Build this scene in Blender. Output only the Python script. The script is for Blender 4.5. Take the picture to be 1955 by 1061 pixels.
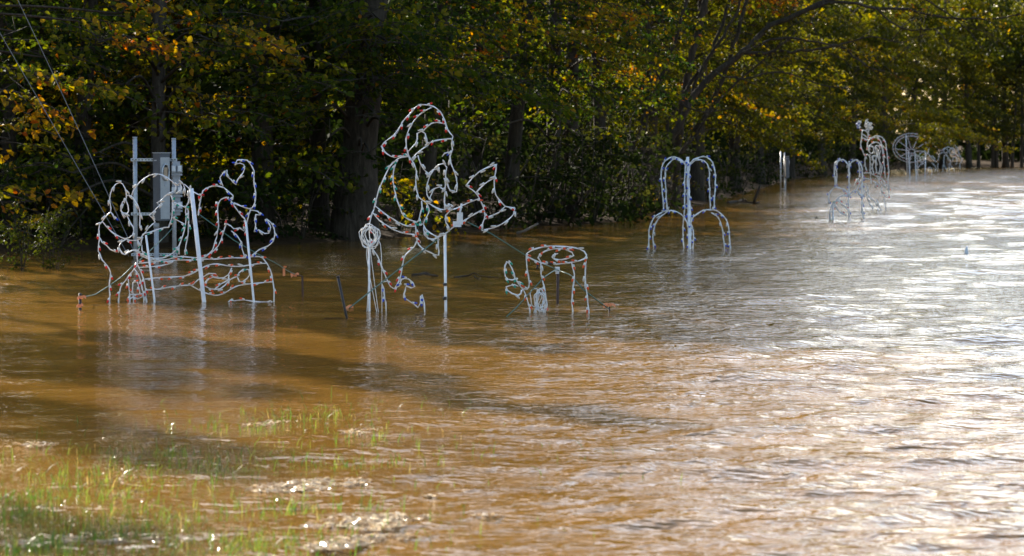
import bpy, math, random
import numpy as np
from mathutils import Vector

for o in list(bpy.data.objects):
    bpy.data.objects.remove(o)
SC = bpy.context.scene
COL = SC.collection
PI = math.pi

# ------------------------------------------------------------------ camera
CAM_H = 1.75
FPX = 1955 * 100.0 / 36.0
PITCH = math.atan(245.5 / FPX)
cd = bpy.data.cameras.new('camera')
cam = bpy.data.objects.new('camera', cd)
COL.objects.link(cam)
cam.location = (0, 0, CAM_H)
cam.rotation_euler = (PI / 2 - PITCH, 0, 0)
cd.lens = 100
cd.sensor_width = 36
cd.clip_start = 0.5
cd.clip_end = 4000
cd.dof.use_dof = True
cd.dof.focus_distance = 31.5
cd.dof.aperture_fstop = 4.5
cd.dof.aperture_blades = 9
SC.camera = cam

# ------------------------------------------------------------------ sky, sun, exposure
SUN_EL, SUN_AZ = math.radians(24), math.radians(-28)
w = bpy.data.worlds.new('World')
SC.world = w
w.use_nodes = True
wn = w.node_tree
sky = wn.nodes.new('ShaderNodeTexSky')
sky.sky_type = 'NISHITA'
sky.sun_disc = False
sky.sun_elevation = SUN_EL
sky.sun_rotation = SUN_AZ
sky.air_density = 1.0
sky.dust_density = 2.6
sky.ozone_density = 1.6
bg = wn.nodes['Background']
wn.links.new(sky.outputs[0], bg.inputs[0])
bg.inputs[1].default_value = 0.145
sd = bpy.data.lights.new('sun', 'SUN')
sd.energy = 5.0
sd.angle = math.radians(0.53)
sd.color = (1.0, 0.93, 0.80)
sun = bpy.data.objects.new('sun', sd)
COL.objects.link(sun)
S = Vector((math.sin(SUN_AZ) * math.cos(SUN_EL), math.cos(SUN_AZ) * math.cos(SUN_EL), math.sin(SUN_EL)))
sun.rotation_euler = (-S).to_track_quat('-Z', 'Y').to_euler()
sun.location = S * 60
SC.view_settings.view_transform = 'Standard'
SC.view_settings.look = 'None'
SC.view_settings.gamma = 1
SC.view_settings.exposure = 1.38
SC.view_settings.use_curve_mapping = False
SC.render.engine = 'CYCLES'
cy = SC.cycles
cy.use_denoising = True
cy.denoiser = 'OPENIMAGEDENOISE'
cy.denoising_input_passes = 'RGB_ALBEDO_NORMAL'
cy.max_bounces = 8
cy.diffuse_bounces = 3
cy.glossy_bounces = 3
cy.transmission_bounces = 4
cy.transparent_max_bounces = 4
cy.sample_clamp_indirect = 6
cy.sample_clamp_direct = 0
cy.use_adaptive_sampling = False
cy.caustics_reflective = False
cy.caustics_refractive = False


# ------------------------------------------------------------------ helpers
def P(u, v, Y):
    """world point at depth Y along the line of sight through photo pixel (u, v)"""
    a = (u - 977.5) / FPX
    b = (v - 530.5) / FPX
    dy = math.cos(PITCH) - b * math.sin(PITCH)
    dz = -math.sin(PITCH) - b * math.cos(PITCH)
    t = Y / dy
    return Vector((a * t, Y, CAM_H + dz * t))


def depth(v):
    b = (v - 530.5) / FPX
    dy = math.cos(PITCH) - b * math.sin(PITCH)
    dz = -math.sin(PITCH) - b * math.cos(PITCH)
    return -CAM_H / dz * dy


def G(u, v):
    """point of the water surface (z = 0) seen at pixel (u, v)"""
    p = P(u, v, depth(v))
    p.z = 0
    return p


def tag(o, label=None, cat=None, group=None, kind=None):
    if label: o['label'] = label
    if cat: o['category'] = cat
    if group: o['group'] = group
    if kind: o['kind'] = kind
    return o


def empty(name, loc, label=None, cat=None, group=None, rz=0):
    o = bpy.data.objects.new(name, None)
    COL.objects.link(o)
    o.location = loc
    o.rotation_euler = (0, 0, rz)
    o.empty_display_size = 0.1
    return tag(o, label, cat, group)


def link(name, me, parent=None, mats=None):
    if mats is not None and not me.materials:
        for m in (mats if isinstance(mats, (list, tuple)) else [mats]):
            me.materials.append(m)
    o = bpy.data.objects.new(name, me)
    COL.objects.link(o)
    if mats is not None and not isinstance(mats, (list, tuple)) and me.materials[0] != mats:
        o.material_slots[0].link = 'OBJECT'
        o.material_slots[0].material = mats
    if parent is not None:
        o.parent = parent
    return o


def np_mesh(name, verts, faces, tint=None, mat_idx=None, smooth=False):
    """faces: (N,k) int array, one polygon size"""
    verts = np.asarray(verts, dtype=np.float32)
    faces = np.asarray(faces, dtype=np.int32)
    n, k = faces.shape
    me = bpy.data.meshes.new(name)
    me.vertices.add(len(verts))
    me.vertices.foreach_set('co', verts.ravel())
    me.loops.add(n * k)
    me.loops.foreach_set('vertex_index', faces.ravel())
    me.polygons.add(n)
    me.polygons.foreach_set('loop_start', np.arange(0, n * k, k, dtype=np.int32))
    me.polygons.foreach_set('loop_total', np.full(n, k, dtype=np.int32))
    if mat_idx is not None:
        me.polygons.foreach_set('material_index', np.asarray(mat_idx, dtype=np.int32))
    if smooth:
        me.polygons.foreach_set('use_smooth', np.ones(n, dtype=bool))
    if tint is not None:
        a = me.attributes.new('tint', 'FLOAT', 'POINT')
        a.data.foreach_set('value', np.asarray(tint, dtype=np.float32))
    me.update()
    me.validate()
    return me


class MB:
    """collects quads and tris (tris stored as degenerate-free lists) into one mesh"""
    def __init__(self):
        self.v, self.f, self.m, self.sm = [], [], [], []

    def add(self, vs, fs, mi=0, smooth=False):
        b = len(self.v)
        self.v.extend([tuple(x) for x in vs])
        for f in fs:
            self.f.append(tuple(b + i for i in f))
            self.m.append(mi)
            self.sm.append(smooth)

    def tube(self, pts, r, n=5, mi=0, cap=True, smooth=True):
        pts = [Vector(p) for p in pts]
        if len(pts) < 2: return
        rs = r if isinstance(r, (list, tuple)) else [r] * len(pts)
        vs, fs = [], []
        t0 = (pts[1] - pts[0]).normalized()
        nrm = t0.orthogonal().normalized()
        for i, p in enumerate(pts):
            if i == 0: t = pts[1] - pts[0]
            elif i == len(pts) - 1: t = pts[-1] - pts[-2]
            else: t = pts[i + 1] - pts[i - 1]
            if t.length < 1e-9: t = t0
            t = t.normalized()
            nrm = (nrm - t * nrm.dot(t))
            if nrm.length < 1e-6: nrm = t.orthogonal()
            nrm.normalize()
            bi = t.cross(nrm)
            for k in range(n):
                a = 2 * PI * k / n
                vs.append(p + (nrm * math.cos(a) + bi * math.sin(a)) * rs[i])
        for i in range(len(pts) - 1):
            for k in range(n):
                k2 = (k + 1) % n
                fs.append((i * n + k, i * n + k2, (i + 1) * n + k2, (i + 1) * n + k))
        if cap:
            fs.append(tuple(reversed(range(n))))
            fs.append(tuple((len(pts) - 1) * n + k for k in range(n)))
        self.add(vs, fs, mi, smooth)

    def box(self, c, s, rz=0, mi=0, bevel=0.0):
        cx, cy_, cz = c
        hx, hy, hz = s[0] / 2, s[1] / 2, s[2] / 2
        ca, sa = math.cos(rz), math.sin(rz)
        b = min(bevel, hx * .9, hy * .9)
        if b > 0:
            ring = [(-hx + b, -hy), (hx - b, -hy), (hx, -hy + b), (hx, hy - b), (hx - b, hy), (-hx + b, hy), (-hx, hy - b), (-hx, -hy + b)]
        else:
            ring = [(-hx, -hy), (hx, -hy), (hx, hy), (-hx, hy)]
        n = len(ring)
        vs = []
        for z in (-hz, hz):
            for x, y in ring:
                vs.append((cx + x * ca - y * sa, cy_ + x * sa + y * ca, cz + z))
        fs = [tuple(reversed(range(n))), tuple(range(n, 2 * n))]
        for k in range(n):
            fs.append((k, (k + 1) % n, n + (k + 1) % n, n + k))
        self.add(vs, fs, mi)

    def mesh(self, name):
        me = bpy.data.meshes.new(name)
        me.from_pydata(self.v, [], self.f)
        me.polygons.foreach_set('material_index', self.m)
        me.polygons.foreach_set('use_smooth', self.sm)
        me.update()
        return me


def smooth_path(pts, step):
    """Catmull-Rom through pts, resampled at about `step`"""
    pts = [Vector(p) for p in pts]
    if len(pts) < 3:
        a, b = pts[0], pts[-1]
        n = max(1, int((b - a).length / step))
        return [a.lerp(b, i / n) for i in range(n + 1)]
    out = [pts[0]]
    for i in range(len(pts) - 1):
        p0 = pts[max(i - 1, 0)]; p1 = pts[i]; p2 = pts[i + 1]; p3 = pts[min(i + 2, len(pts) - 1)]
        n = max(1, int((p2 - p1).length / step))
        for k in range(1, n + 1):
            t = k / n
            out.append(0.5 * ((2 * p1) + (p2 - p0) * t + (2 * p0 - 5 * p1 + 4 * p2 - p3) * t * t + (3 * p1 - p0 - 3 * p2 + p3) * t ** 3))
    return out


# ------------------------------------------------------------------ materials
def new_mat(name):
    m = bpy.data.materials.new(name)
    m.use_nodes = True
    nt = m.node_tree
    b = nt.nodes['Principled BSDF']
    return m, nt, b


def noise(nt, scale, detail=3, rough=0.6, vec=None, dist=0.0):
    n = nt.nodes.new('ShaderNodeTexNoise')
    n.inputs['Scale'].default_value = scale
    n.inputs['Detail'].default_value = detail
    n.inputs['Roughness'].default_value = rough
    n.inputs['Distortion'].default_value = dist
    if vec is not None: nt.links.new(vec, n.inputs['Vector'])
    return n


def ramp(nt, fac, stops, interp='LINEAR'):
    r = nt.nodes.new('ShaderNodeValToRGB')
    r.color_ramp.interpolation = interp
    e = r.color_ramp.elements
    while len(e) > 1: e.remove(e[-1])
    e[0].position = stops[0][0]; e[0].color = (*stops[0][1], 1)
    for p, c in stops[1:]:
        x = e.new(p); x.color = (*c, 1)
    nt.links.new(fac, r.inputs[0])
    return r


def math_node(nt, op, a, b=None, clamp=False):
    n = nt.nodes.new('ShaderNodeMath')
    n.operation = op
    n.use_clamp = clamp
    for i, x in enumerate((a, b)):
        if x is None: continue
        if isinstance(x, (int, float)): n.inputs[i].default_value = x
        else: nt.links.new(x, n.inputs[i])
    return n.outputs[0]


def obj_coord(nt):
    return nt.nodes.new('ShaderNodeTexCoord').outputs['Object']


def simple_mat(name, col, rough=0.5, metal=0.0, var=0.12, scale=30, spec=0.5):
    m, nt, b = new_mat(name)
    n = noise(nt, scale, 4, vec=obj_coord(nt))
    lo = tuple(max(0, c * (1 - var * 1.6)) for c in col)
    hi = tuple(min(1, c * (1 + var)) for c in col)
    r = ramp(nt, n.outputs[0], [(0.3, lo), (0.7, hi)])
    nt.links.new(r.outputs[0], b.inputs['Base Color'])
    b.inputs['Roughness'].default_value = rough
    b.inputs['Metallic'].default_value = metal
    b.inputs['Specular IOR Level'].default_value = spec
    return m


def bulb_mat(name, col, trans=0.35):
    m, nt, b = new_mat(name)
    b.inputs['Base Color'].default_value = (*col, 1)
    b.inputs['Roughness'].default_value = 0.25
    t = nt.nodes.new('ShaderNodeBsdfTranslucent')
    t.inputs[0].default_value = (*col, 1)
    mx = nt.nodes.new('ShaderNodeMixShader')
    mx.inputs[0].default_value = trans
    nt.links.new(b.outputs[0], mx.inputs[1])
    nt.links.new(t.outputs[0], mx.inputs[2])
    nt.links.new(mx.outputs[0], nt.nodes['Material Output'].inputs[0])
    return m


def leaf_mat(name, stops, trans=0.55, rough=0.55, spec=0.10):
    m, nt, b = new_mat(name)
    at = nt.nodes.new('ShaderNodeAttribute')
    at.attribute_name = 'tint'
    oi = nt.nodes.new('ShaderNodeObjectInfo')
    off = math_node(nt, 'MULTIPLY_ADD', oi.outputs['Random'], 0.14)
    nt.nodes[-1].inputs[2].default_value = -0.07
    f = math_node(nt, 'ADD', at.outputs['Fac'], off, True)
    r = ramp(nt, f, stops)
    nt.links.new(r.outputs[0], b.inputs['Base Color'])
    b.inputs['Roughness'].default_value = rough
    b.inputs['Specular IOR Level'].default_value = spec
    t = nt.nodes.new('ShaderNodeBsdfTranslucent')
    hs = nt.nodes.new('ShaderNodeHueSaturation')
    hs.inputs['Saturation'].default_value = 1.1
    hs.inputs['Value'].default_value = 1.75
    nt.links.new(r.outputs[0], hs.inputs['Color'])
    nt.links.new(hs.outputs[0], t.inputs[0])
    mx = nt.nodes.new('ShaderNodeMixShader')
    mx.inputs[0].default_value = trans
    nt.links.new(b.outputs[0], mx.inputs[1])
    nt.links.new(t.outputs[0], mx.inputs[2])
    nt.links.new(mx.outputs[0], nt.nodes['Material Output'].inputs[0])
    return m


M = {}
M['rod'] = simple_mat('white_rod', (0.84, 0.84, 0.83), 0.4, 0.0, 0.10, 14)
M['cord'] = simple_mat('white_cord', (0.82, 0.81, 0.78), 0.6, 0.0, 0.15, 18)
M['socket'] = simple_mat('socket_plastic', (0.72, 0.70, 0.64), 0.45)
M['clear'] = bulb_mat('clear_bulb', (0.72, 0.68, 0.60))
M['red'] = bulb_mat('red_bulb', (0.75, 0.03, 0.02))
M['orange'] = bulb_mat('orange_bulb', (0.85, 0.13, 0.03))
M['blue'] = bulb_mat('blue_bulb', (0.03, 0.10, 0.65))
M['green'] = bulb_mat('green_bulb', (0.03, 0.42, 0.30))
M['galv'] = simple_mat('galvanised_steel', (0.47, 0.48, 0.48), 0.42, 0.45, 0.14, 22)
M['grey'] = simple_mat('grey_enamel', (0.30, 0.31, 0.32), 0.45, 0.1, 0.10, 9)
M['greyd'] = simple_mat('grey_plastic', (0.36, 0.37, 0.38), 0.5)
M['whitep'] = simple_mat('white_plastic', (0.72, 0.72, 0.70), 0.4)
M['black'] = simple_mat('black_rubber', (0.015, 0.015, 0.015), 0.5)
M['rust'] = simple_mat('rusty_rod', (0.07, 0.04, 0.03), 0.75, 0.2)
M['cable'] = simple_mat('green_cable', (0.05, 0.14, 0.11), 0.5)
M['guy'] = simple_mat('steel_wire', (0.22, 0.22, 0.22), 0.5, 0.3)
M['tie'] = simple_mat('orange_ribbon', (0.75, 0.26, 0.10), 0.6)
M['twig'] = simple_mat('grey_twig', (0.16, 0.13, 0.10), 0.85)
M['cardboard'] = simple_mat('tan_plate', (0.45, 0.32, 0.20), 0.7)

# bark
m, nt, b = new_mat('bark')
tc = nt.nodes.new('ShaderNodeTexCoord')
mp = nt.nodes.new('ShaderNodeMapping')
mp.inputs['Scale'].default_value = (7, 7, 1.2)
nt.links.new(tc.outputs['Object'], mp.inputs[0])
n1 = noise(nt, 2.2, 6, 0.7, mp.outputs[0])
n2 = noise(nt, 0.9, 3, 0.6, tc.outputs['Object'])
r1 = ramp(nt, n1.outputs[0], [(0.3, (0.022, 0.017, 0.012)), (0.55, (0.065, 0.050, 0.037)), (0.8, (0.13, 0.11, 0.085))])
mxc = nt.nodes.new('ShaderNodeMix'); mxc.data_type = 'RGBA'; mxc.blend_type = 'MULTIPLY'
mxc.inputs[0].default_value = 0.6
r2 = ramp(nt, n2.outputs[0], [(0.35, (0.5, 0.55, 0.4)), (0.65, (1.0, 1.0, 1.0))])
nt.links.new(r1.outputs[0], mxc.inputs[6]); nt.links.new(r2.outputs[0], mxc.inputs[7])
nt.links.new(mxc.outputs[2], b.inputs['Base Color'])
b.inputs['Roughness'].default_value = 0.9; b.inputs['Specular IOR Level'].default_value = 0.15
bp = nt.nodes.new('ShaderNodeBump'); bp.inputs['Strength'].default_value = 0.9; bp.inputs['Distance'].default_value = 0.03
nt.links.new(n1.outputs[0], bp.inputs['Height']); nt.links.new(bp.outputs[0], b.inputs['Normal'])
M['bark'] = m

GREEN = (0.030, 0.050, 0.010)
M['leaf'] = leaf_mat('autumn_leaf', [(0.0, (0.007, 0.016, 0.004)), (0.35, (0.016, 0.030, 0.005)), (0.55, (0.052, 0.070, 0.007)),
                                     (0.70, (0.155, 0.135, 0.014)), (0.84, (0.30, 0.17, 0.02)), (1.0, (0.33, 0.085, 0.015))])
M['leafdark'] = leaf_mat('shade_leaf', [(0.0, (0.008, 0.014, 0.004)), (0.5, (0.018, 0.026, 0.006)), (0.8, (0.05, 0.05, 0.010)), (1.0, (0.10, 0.06, 0.012))], 0.3, 0.8, 0.03)  # darker copy of the leaf, the wood's shade put into its colour
M['leafyel'] = leaf_mat('olive_leaf', [(0.0, (0.011, 0.017, 0.003)), (0.4, (0.034, 0.040, 0.005)), (0.65, (0.090, 0.084, 0.009)), (0.85, (0.20, 0.14, 0.015)), (1.0, (0.24, 0.09, 0.015))], 0.5)
M['grass'] = leaf_mat('grass_blade', [(0.0, (0.025, 0.06, 0.012)), (0.5, (0.06, 0.115, 0.02)), (0.85, (0.13, 0.16, 0.03)), (1.0, (0.26, 0.20, 0.08))], 0.5, 0.3, 0.5)

# leaf litter ground
m, nt, b = new_mat('leaf_litter')
oc = obj_coord(nt)
n1 = noise(nt, 3.5, 8, 0.75, oc)
n2 = noise(nt, 0.25, 3, 0.5, oc)
r1 = ramp(nt, n1.outputs[0], [(0.3, (0.020, 0.013, 0.007)), (0.55, (0.060, 0.036, 0.017)), (0.75, (0.12, 0.072, 0.034))])
mxc = nt.nodes.new('ShaderNodeMix'); mxc.data_type = 'RGBA'; mxc.blend_type = 'MULTIPLY'; mxc.inputs[0].default_value = 0.7
r2 = ramp(nt, n2.outputs[0], [(0.35, (0.45, 0.45, 0.4)), (0.65, (1, 1, 1))])
nt.links.new(r1.outputs[0], mxc.inputs[6]); nt.links.new(r2.outputs[0], mxc.inputs[7])
nt.links.new(mxc.outputs[2], b.inputs['Base Color'])
b.inputs['Roughness'].default_value = 0.95; b.inputs['Specular IOR Level'].default_value = 0.05
bp = nt.nodes.new('ShaderNodeBump'); bp.inputs['Strength'].default_value = 1; bp.inputs['Distance'].default_value = 0.08
nt.links.new(n1.outputs[0], bp.inputs['Height']); nt.links.new(bp.outputs[0], b.inputs['Normal'])
M['litter'] = m

# muddy flood water: suspended silt below a clean glossy surface
m, nt, b = new_mat('muddy_water')
geo = nt.nodes.new('ShaderNodeNewGeometry')
n2 = noise(nt, 0.35, 4, 0.6, geo.outputs['Position'], 0.6)
r2 = ramp(nt, n2.outputs[0], [(0.3, (0.178, 0.086, 0.015)), (0.7, (0.235, 0.117, 0.024))])
nt.links.new(r2.outputs[0], b.inputs['Base Color'])
b.inputs['Roughness'].default_value = 0.035
b.inputs['IOR'].default_value = 1.333
b.inputs['Specular IOR Level'].default_value = 0.5
mp = nt.nodes.new('ShaderNodeMapping')
mp.inputs['Rotation'].default_value = (0, 0, math.radians(18))
mp.inputs['Scale'].default_value = (0.75, 1.25, 1)
nt.links.new(geo.outputs['Position'], mp.inputs[0])
na = noise(nt, 4.2, 3, 0.55, mp.outputs[0], 0.5)
nb = noise(nt, 13.0, 2, 0.5, mp.outputs[0], 0.3)
at = nt.nodes.new('ShaderNodeAttribute'); at.attribute_name = 'chop'
h = math_node(nt, 'MULTIPLY_ADD', nb.outputs[0], 0.28)
nt.links.new(na.outputs[0], nt.nodes[-1].inputs[2])
h2 = math_node(nt, 'MULTIPLY', h, at.outputs['Fac'])
bp = nt.nodes.new('ShaderNodeBump'); bp.inputs['Strength'].default_value = 1.0; bp.inputs['Distance'].default_value = 0.055
nt.links.new(h2, bp.inputs['Height'])
nt.links.new(bp.outputs[0], b.inputs['Normal'])
M['water'] = m

# ------------------------------------------------------------------ tree line in plan
TL_PIX = [(0, 482), (500, 466), (650, 459), (900, 441), (1000, 431), (1150, 424), (1230, 402), (1300, 395), (1400, 370), (1500, 342), (1640, 328), (1760, 321), (1955, 318)]
TL = [Vector((-70, 30, 0)), Vector((-38, 41, 0)), Vector((-20, 46, 0))] + [G(u, v) for u, v in TL_PIX] + [Vector((90, 300, 0)), Vector((160, 310, 0))]
TLa = np.array([(p.x, p.y) for p in TL])


def tl_signed(x, y):
    """signed distance to the tree line: positive inside the wood (left of / beyond the line)"""
    x = np.atleast_1d(np.asarray(x, float)); y = np.atleast_1d(np.asarray(y, float))
    best = np.full(x.shape, 1e9); sgn = np.ones(x.shape)
    for (ax, ay), (bx, by) in zip(TLa[:-1], TLa[1:]):
        dx, dy = bx - ax, by - ay
        L2 = dx * dx + dy * dy
        t = np.clip(((x - ax) * dx + (y - ay) * dy) / L2, 0, 1)
        px, py = ax + t * dx, ay + t * dy
        d = np.hypot(x - px, y - py)
        c = dx * (y - ay) - dy * (x - ax)
        u = d < best
        best = np.where(u, d, best)
        sgn = np.where(u, np.where(c > 0, 1.0, -1.0), sgn)
    return best * sgn


def tl_point(s):
    """point at arc length s from the pixel-x = 0 vertex, with inward normal"""
    pts = TL
    i0 = 3
    if s < 0:
        i = i0
        while s < 0 and i > 0:
            L = (pts[i] - pts[i - 1]).length
            if -s <= L:
                d = (pts[i - 1] - pts[i]).normalized()
                n = Vector((d.y, -d.x, 0))
                return pts[i] + d * (-s), n
            s += L; i -= 1
        return pts[0], Vector((0, 1, 0))
    i = i0
    while i < len(pts) - 1:
        L = (pts[i + 1] - pts[i]).length
        d = (pts[i + 1] - pts[i]).normalized()
        n = Vector((-d.y, d.x, 0))
        if s <= L: return pts[i] + d * s, n
        s -= L; i += 1
    return pts[-1], n


# ------------------------------------------------------------------ ground
xs = np.concatenate([np.linspace(-900, -90, 12), np.linspace(-80, 120, 120), np.linspace(140, 900, 12)])
ys = np.concatenate([np.linspace(-60, 24, 12), np.linspace(28, 340, 180), np.linspace(360, 1500, 12)])
X, Y = np.meshgrid(xs, ys)
sdist = tl_signed(X.ravel(), Y.ravel()).reshape(X.shape)
rngG = np.random.default_rng(4)
bump = 0.10 * np.sin(X * 0.7 + 1.3 * np.sin(Y * 0.31)) * np.cos(Y * 0.47 + X * 0.2)
Z = np.where(sdist > 0, 0.05 + 0.55 * (1 - np.exp(-sdist / 6)) + bump * np.clip(sdist / 3, 0, 1), -0.45 * (1 - np.exp(sdist / 3)) + 0.04)
Z = Z + np.clip((sdist - 60) / 300, 0, 1) * 3
V = np.stack([X.ravel(), Y.ravel(), Z.ravel()], 1)
ny, nx = X.shape
ii = np.arange(ny * nx).reshape(ny, nx)
F = np.stack([ii[:-1, :-1].ravel(), ii[:-1, 1:].ravel(), ii[1:, 1:].ravel(), ii[1:, :-1].ravel()], 1)
tag(link('ground', np_mesh('ground', V, F, smooth=True), None, M['litter']), kind='structure')

# ------------------------------------------------------------------ water: one rippled sheet, finer where it is near
def vnoise(x, y, seed):
    r = np.random.default_rng(seed)
    t = r.random((64, 64))
    xi = np.floor(x).astype(int); yi = np.floor(y).astype(int)
    fx = x - xi; fy = y - yi
    fx = fx * fx * (3 - 2 * fx); fy = fy * fy * (3 - 2 * fy)
    g = lambda a, b: t[a % 64, b % 64]
    return (g(xi, yi) * (1 - fx) + g(xi + 1, yi) * fx) * (1 - fy) + (g(xi, yi + 1) * (1 - fx) + g(xi + 1, yi + 1) * fx) * fy


th = np.concatenate([np.radians(np.linspace(-88, -15, 30)), np.radians(np.linspace(-14.6, 14.6, 560)), np.radians(np.linspace(15, 88, 30))])
rr = [2.0, 5.0, 7.5]
r_ = 9.0
while r_ < 62:
    rr.append(r_); r_ *= 1.0032
while r_ < 330:
    rr.append(r_); r_ *= 1.0037
rr += [360, 450, 700, 1200, 2000]
rr = np.array(rr)
TH, RR = np.meshgrid(th, rr)
WX = RR * np.sin(TH); WY = RR * np.cos(TH)
step = RR * 0.0034
gust = vnoise(WX * 0.10 + 3, WY * 0.05, 1) * 0.6 + vnoise(WX * 0.33, WY * 0.16 + 7, 2) * 0.4
right = 1 / (1 + np.exp(-(WX + 0.6 - 0.012 * (WY - 14)) / 1.1))
right = np.where(WY > 28, np.maximum(right, np.clip((WY - 26) / 10, 0, 1) * 0.55), right)
lee = np.clip((-tl_signed(WX.ravel(), WY.ravel()).reshape(WX.shape)) / 9, 0.12, 1)
cl = np.clip(0.06 + 0.30 * (WY - 20) / 9, 0.06, 0.34)
chop = (cl + (1.09 - cl) * right) * (0.62 + 0.62 * gust) * lee
rw = np.random.default_rng(11)
WZ = np.zeros_like(WX)
for k in range(46):
    lam = 0.24 * (1.9 / 0.24) ** rw.random()
    a = math.radians(rw.normal(-72, 26))
    kx, ky = math.cos(a) * 2 * PI / lam, math.sin(a) * 2 * PI / lam
    slope = 0.033 * (0.5 / lam) ** 0.45 if lam > 0.5 else 0.033
    amp = slope * lam / (2 * PI)
    ok = np.clip((lam / step - 3.0) / 3.0, 0, 1)
    WZ += amp * np.sin(kx * WX + ky * WY + rw.random() * 6.28 + 0.8 * np.sin(0.21 * WX + 0.13 * WY * rw.random())) * ok
far_w = np.clip((RR - 48) / 40, 0, 1)
for k in range(34):
    lam = 0.9 * (4.5 / 0.9) ** rw.random()
    a = math.radians(rw.normal(-84, 30))
    kx, ky = math.cos(a) * 2 * PI / lam, math.sin(a) * 2 * PI / lam
    WZ += 0.030 * lam / (2 * PI) * np.sin(kx * WX + ky * WY + rw.random() * 6.28) * np.clip((lam / (RR * 0.0038) - 2.2) / 1.5, 0, 1) * far_w
WZ *= chop
WZ[RR > 330] = 0
V = np.stack([WX.ravel(), WY.ravel(), WZ.ravel()], 1)
ny, nx = WX.shape
ii = np.arange(ny * nx).reshape(ny, nx)
F = np.stack([ii[:-1, :-1].ravel(), ii[:-1, 1:].ravel(), ii[1:, 1:].ravel(), ii[1:, :-1].ravel()], 1)[:, ::-1]
me = np_mesh('flood_water', V, F, smooth=True)
at = me.attributes.new('chop', 'FLOAT', 'POINT')
at.data.foreach_set('value', (chop * (1 + 0.9 * far_w)).astype(np.float32).ravel())
tag(link('flood_water', me, None, M['water']), kind='structure')


# ------------------------------------------------------------------ foliage
def leaves_mesh(name, C, A, N, size, tint, shape='hex', aspect=0.62):
    """C centres (n,3), A leaf axis, N normal, size (n,), tint (n,)"""
    A = A / np.linalg.norm(A, axis=1, keepdims=True)
    N = N - A * np.sum(A * N, 1, keepdims=True)
    N = N / (np.linalg.norm(N, axis=1, keepdims=True) + 1e-9)
    B = np.cross(N, A)
    s = size[:, None]
    n = len(C)
    if shape == 'hex':
        w1 = aspect * 0.5
        fold = 0.10
        v0 = C - A * s * 0.5
        v3 = C + A * s * 0.5 - N * s * 0.08
        l1 = C - A * s * 0.18 + B * s * w1 + N * s * fold
        l2 = C + A * s * 0.20 + B * s * w1 * 0.8 + N * s * fold
        r1 = C - A * s * 0.18 - B * s * w1 + N * s * fold
        r2 = C + A * s * 0.20 - B * s * w1 * 0.8 + N * s * fold
        V = np.stack([v0, l1, l2, v3, r2, r1], 1).reshape(-1, 3)
        b = np.arange(n)[:, None] * 6
        F = np.concatenate([b + np.array([[0, 3, 2, 1]]), b + np.array([[0, 5, 4, 3]])], 0)
        T = np.repeat(tint, 6)
    else:
        w1 = aspect * 0.5
        V = np.stack([C - A * s * 0.5, C + B * s * w1 + N * s * 0.08, C + A * s * 0.5, C - B * s * w1 + N * s * 0.08], 1).reshape(-1, 3)
        b = np.arange(n)[:, None] * 4
        F = b + np.array([[0, 1, 2, 3]])
        T = np.repeat(tint, 4)
    return np_mesh(name, V, F, T)


def rand_unit(rng, n):
    v = rng.normal(size=(n, 3))
    return v / np.linalg.norm(v, axis=1, keepdims=True)


def spray(rng, base, ang, L, leaf, tint, rise=0.12, droop=0.35, dens=1.0):
    """one flat leafy limb; returns leaf arrays and twig paths"""
    base = np.array(base, float)
    d = np.array([math.cos(ang), math.sin(ang), 0.0])
    sd_ = np.array([-d[1], d[0], 0.0])
    main = [base + d * L * t + np.array([0, 0, L * (rise * t - droop * t * t)]) + sd_ * 0.06 * L * math.sin(3 * t + ang) for t in np.linspace(0, 1, 7)]
    twigs = [main]
    Cs, As = [], []
    nsub = max(4, int(L / 0.22))
    for k in range(nsub):
        t = 0.15 + 0.85 * (k + rng.random()) / nsub
        side = 1 if k % 2 else -1
        p = base + d * L * t + np.array([0, 0, L * (rise * t - droop * t * t)])
        sl = L * 0.42 * (1.1 - 0.75 * t) * (0.6 + 0.7 * rng.random())
        a2 = ang + side * math.radians(48 + 18 * rng.normal())
        d2 = np.array([math.cos(a2), math.sin(a2), -0.12 + 0.16 * rng.normal()])
        e = p + d2 * sl + np.array([0, 0, -0.10 * sl])
        if sl > 0.3: twigs.append([p, (p + e) / 2 + np.array([0, 0, 0.03 * sl]), e])
        nl = max(2, int(sl / (leaf * 0.42) * dens))
        tt = rng.random(nl) ** 0.8
        Cs.append(p + (e - p) * tt[:, None] + rng.normal(size=(nl, 3)) * leaf * np.array([0.55, 0.55, 0.45]))
        As.append(np.repeat(d2[None], nl, 0) + 0.9 * rng.normal(size=(nl, 3)) + np.array([0, 0, -0.35]))
    C = np.concatenate(Cs); A = np.concatenate(As)
    n = len(C)
    N = np.array([0, 0, 0.75]) + rand_unit(rng, n) * 0.95
    size = leaf * (0.65 + 0.6 * rng.random(n))
    T = np.clip(tint + rng.normal(size=n) * 0.065, 0, 1)
    hot = rng.random(n) < 0.025
    T = np.where(hot, np.clip(T + 0.3, 0, 1), T)
    return C, A, N, size, T, twigs


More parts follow.
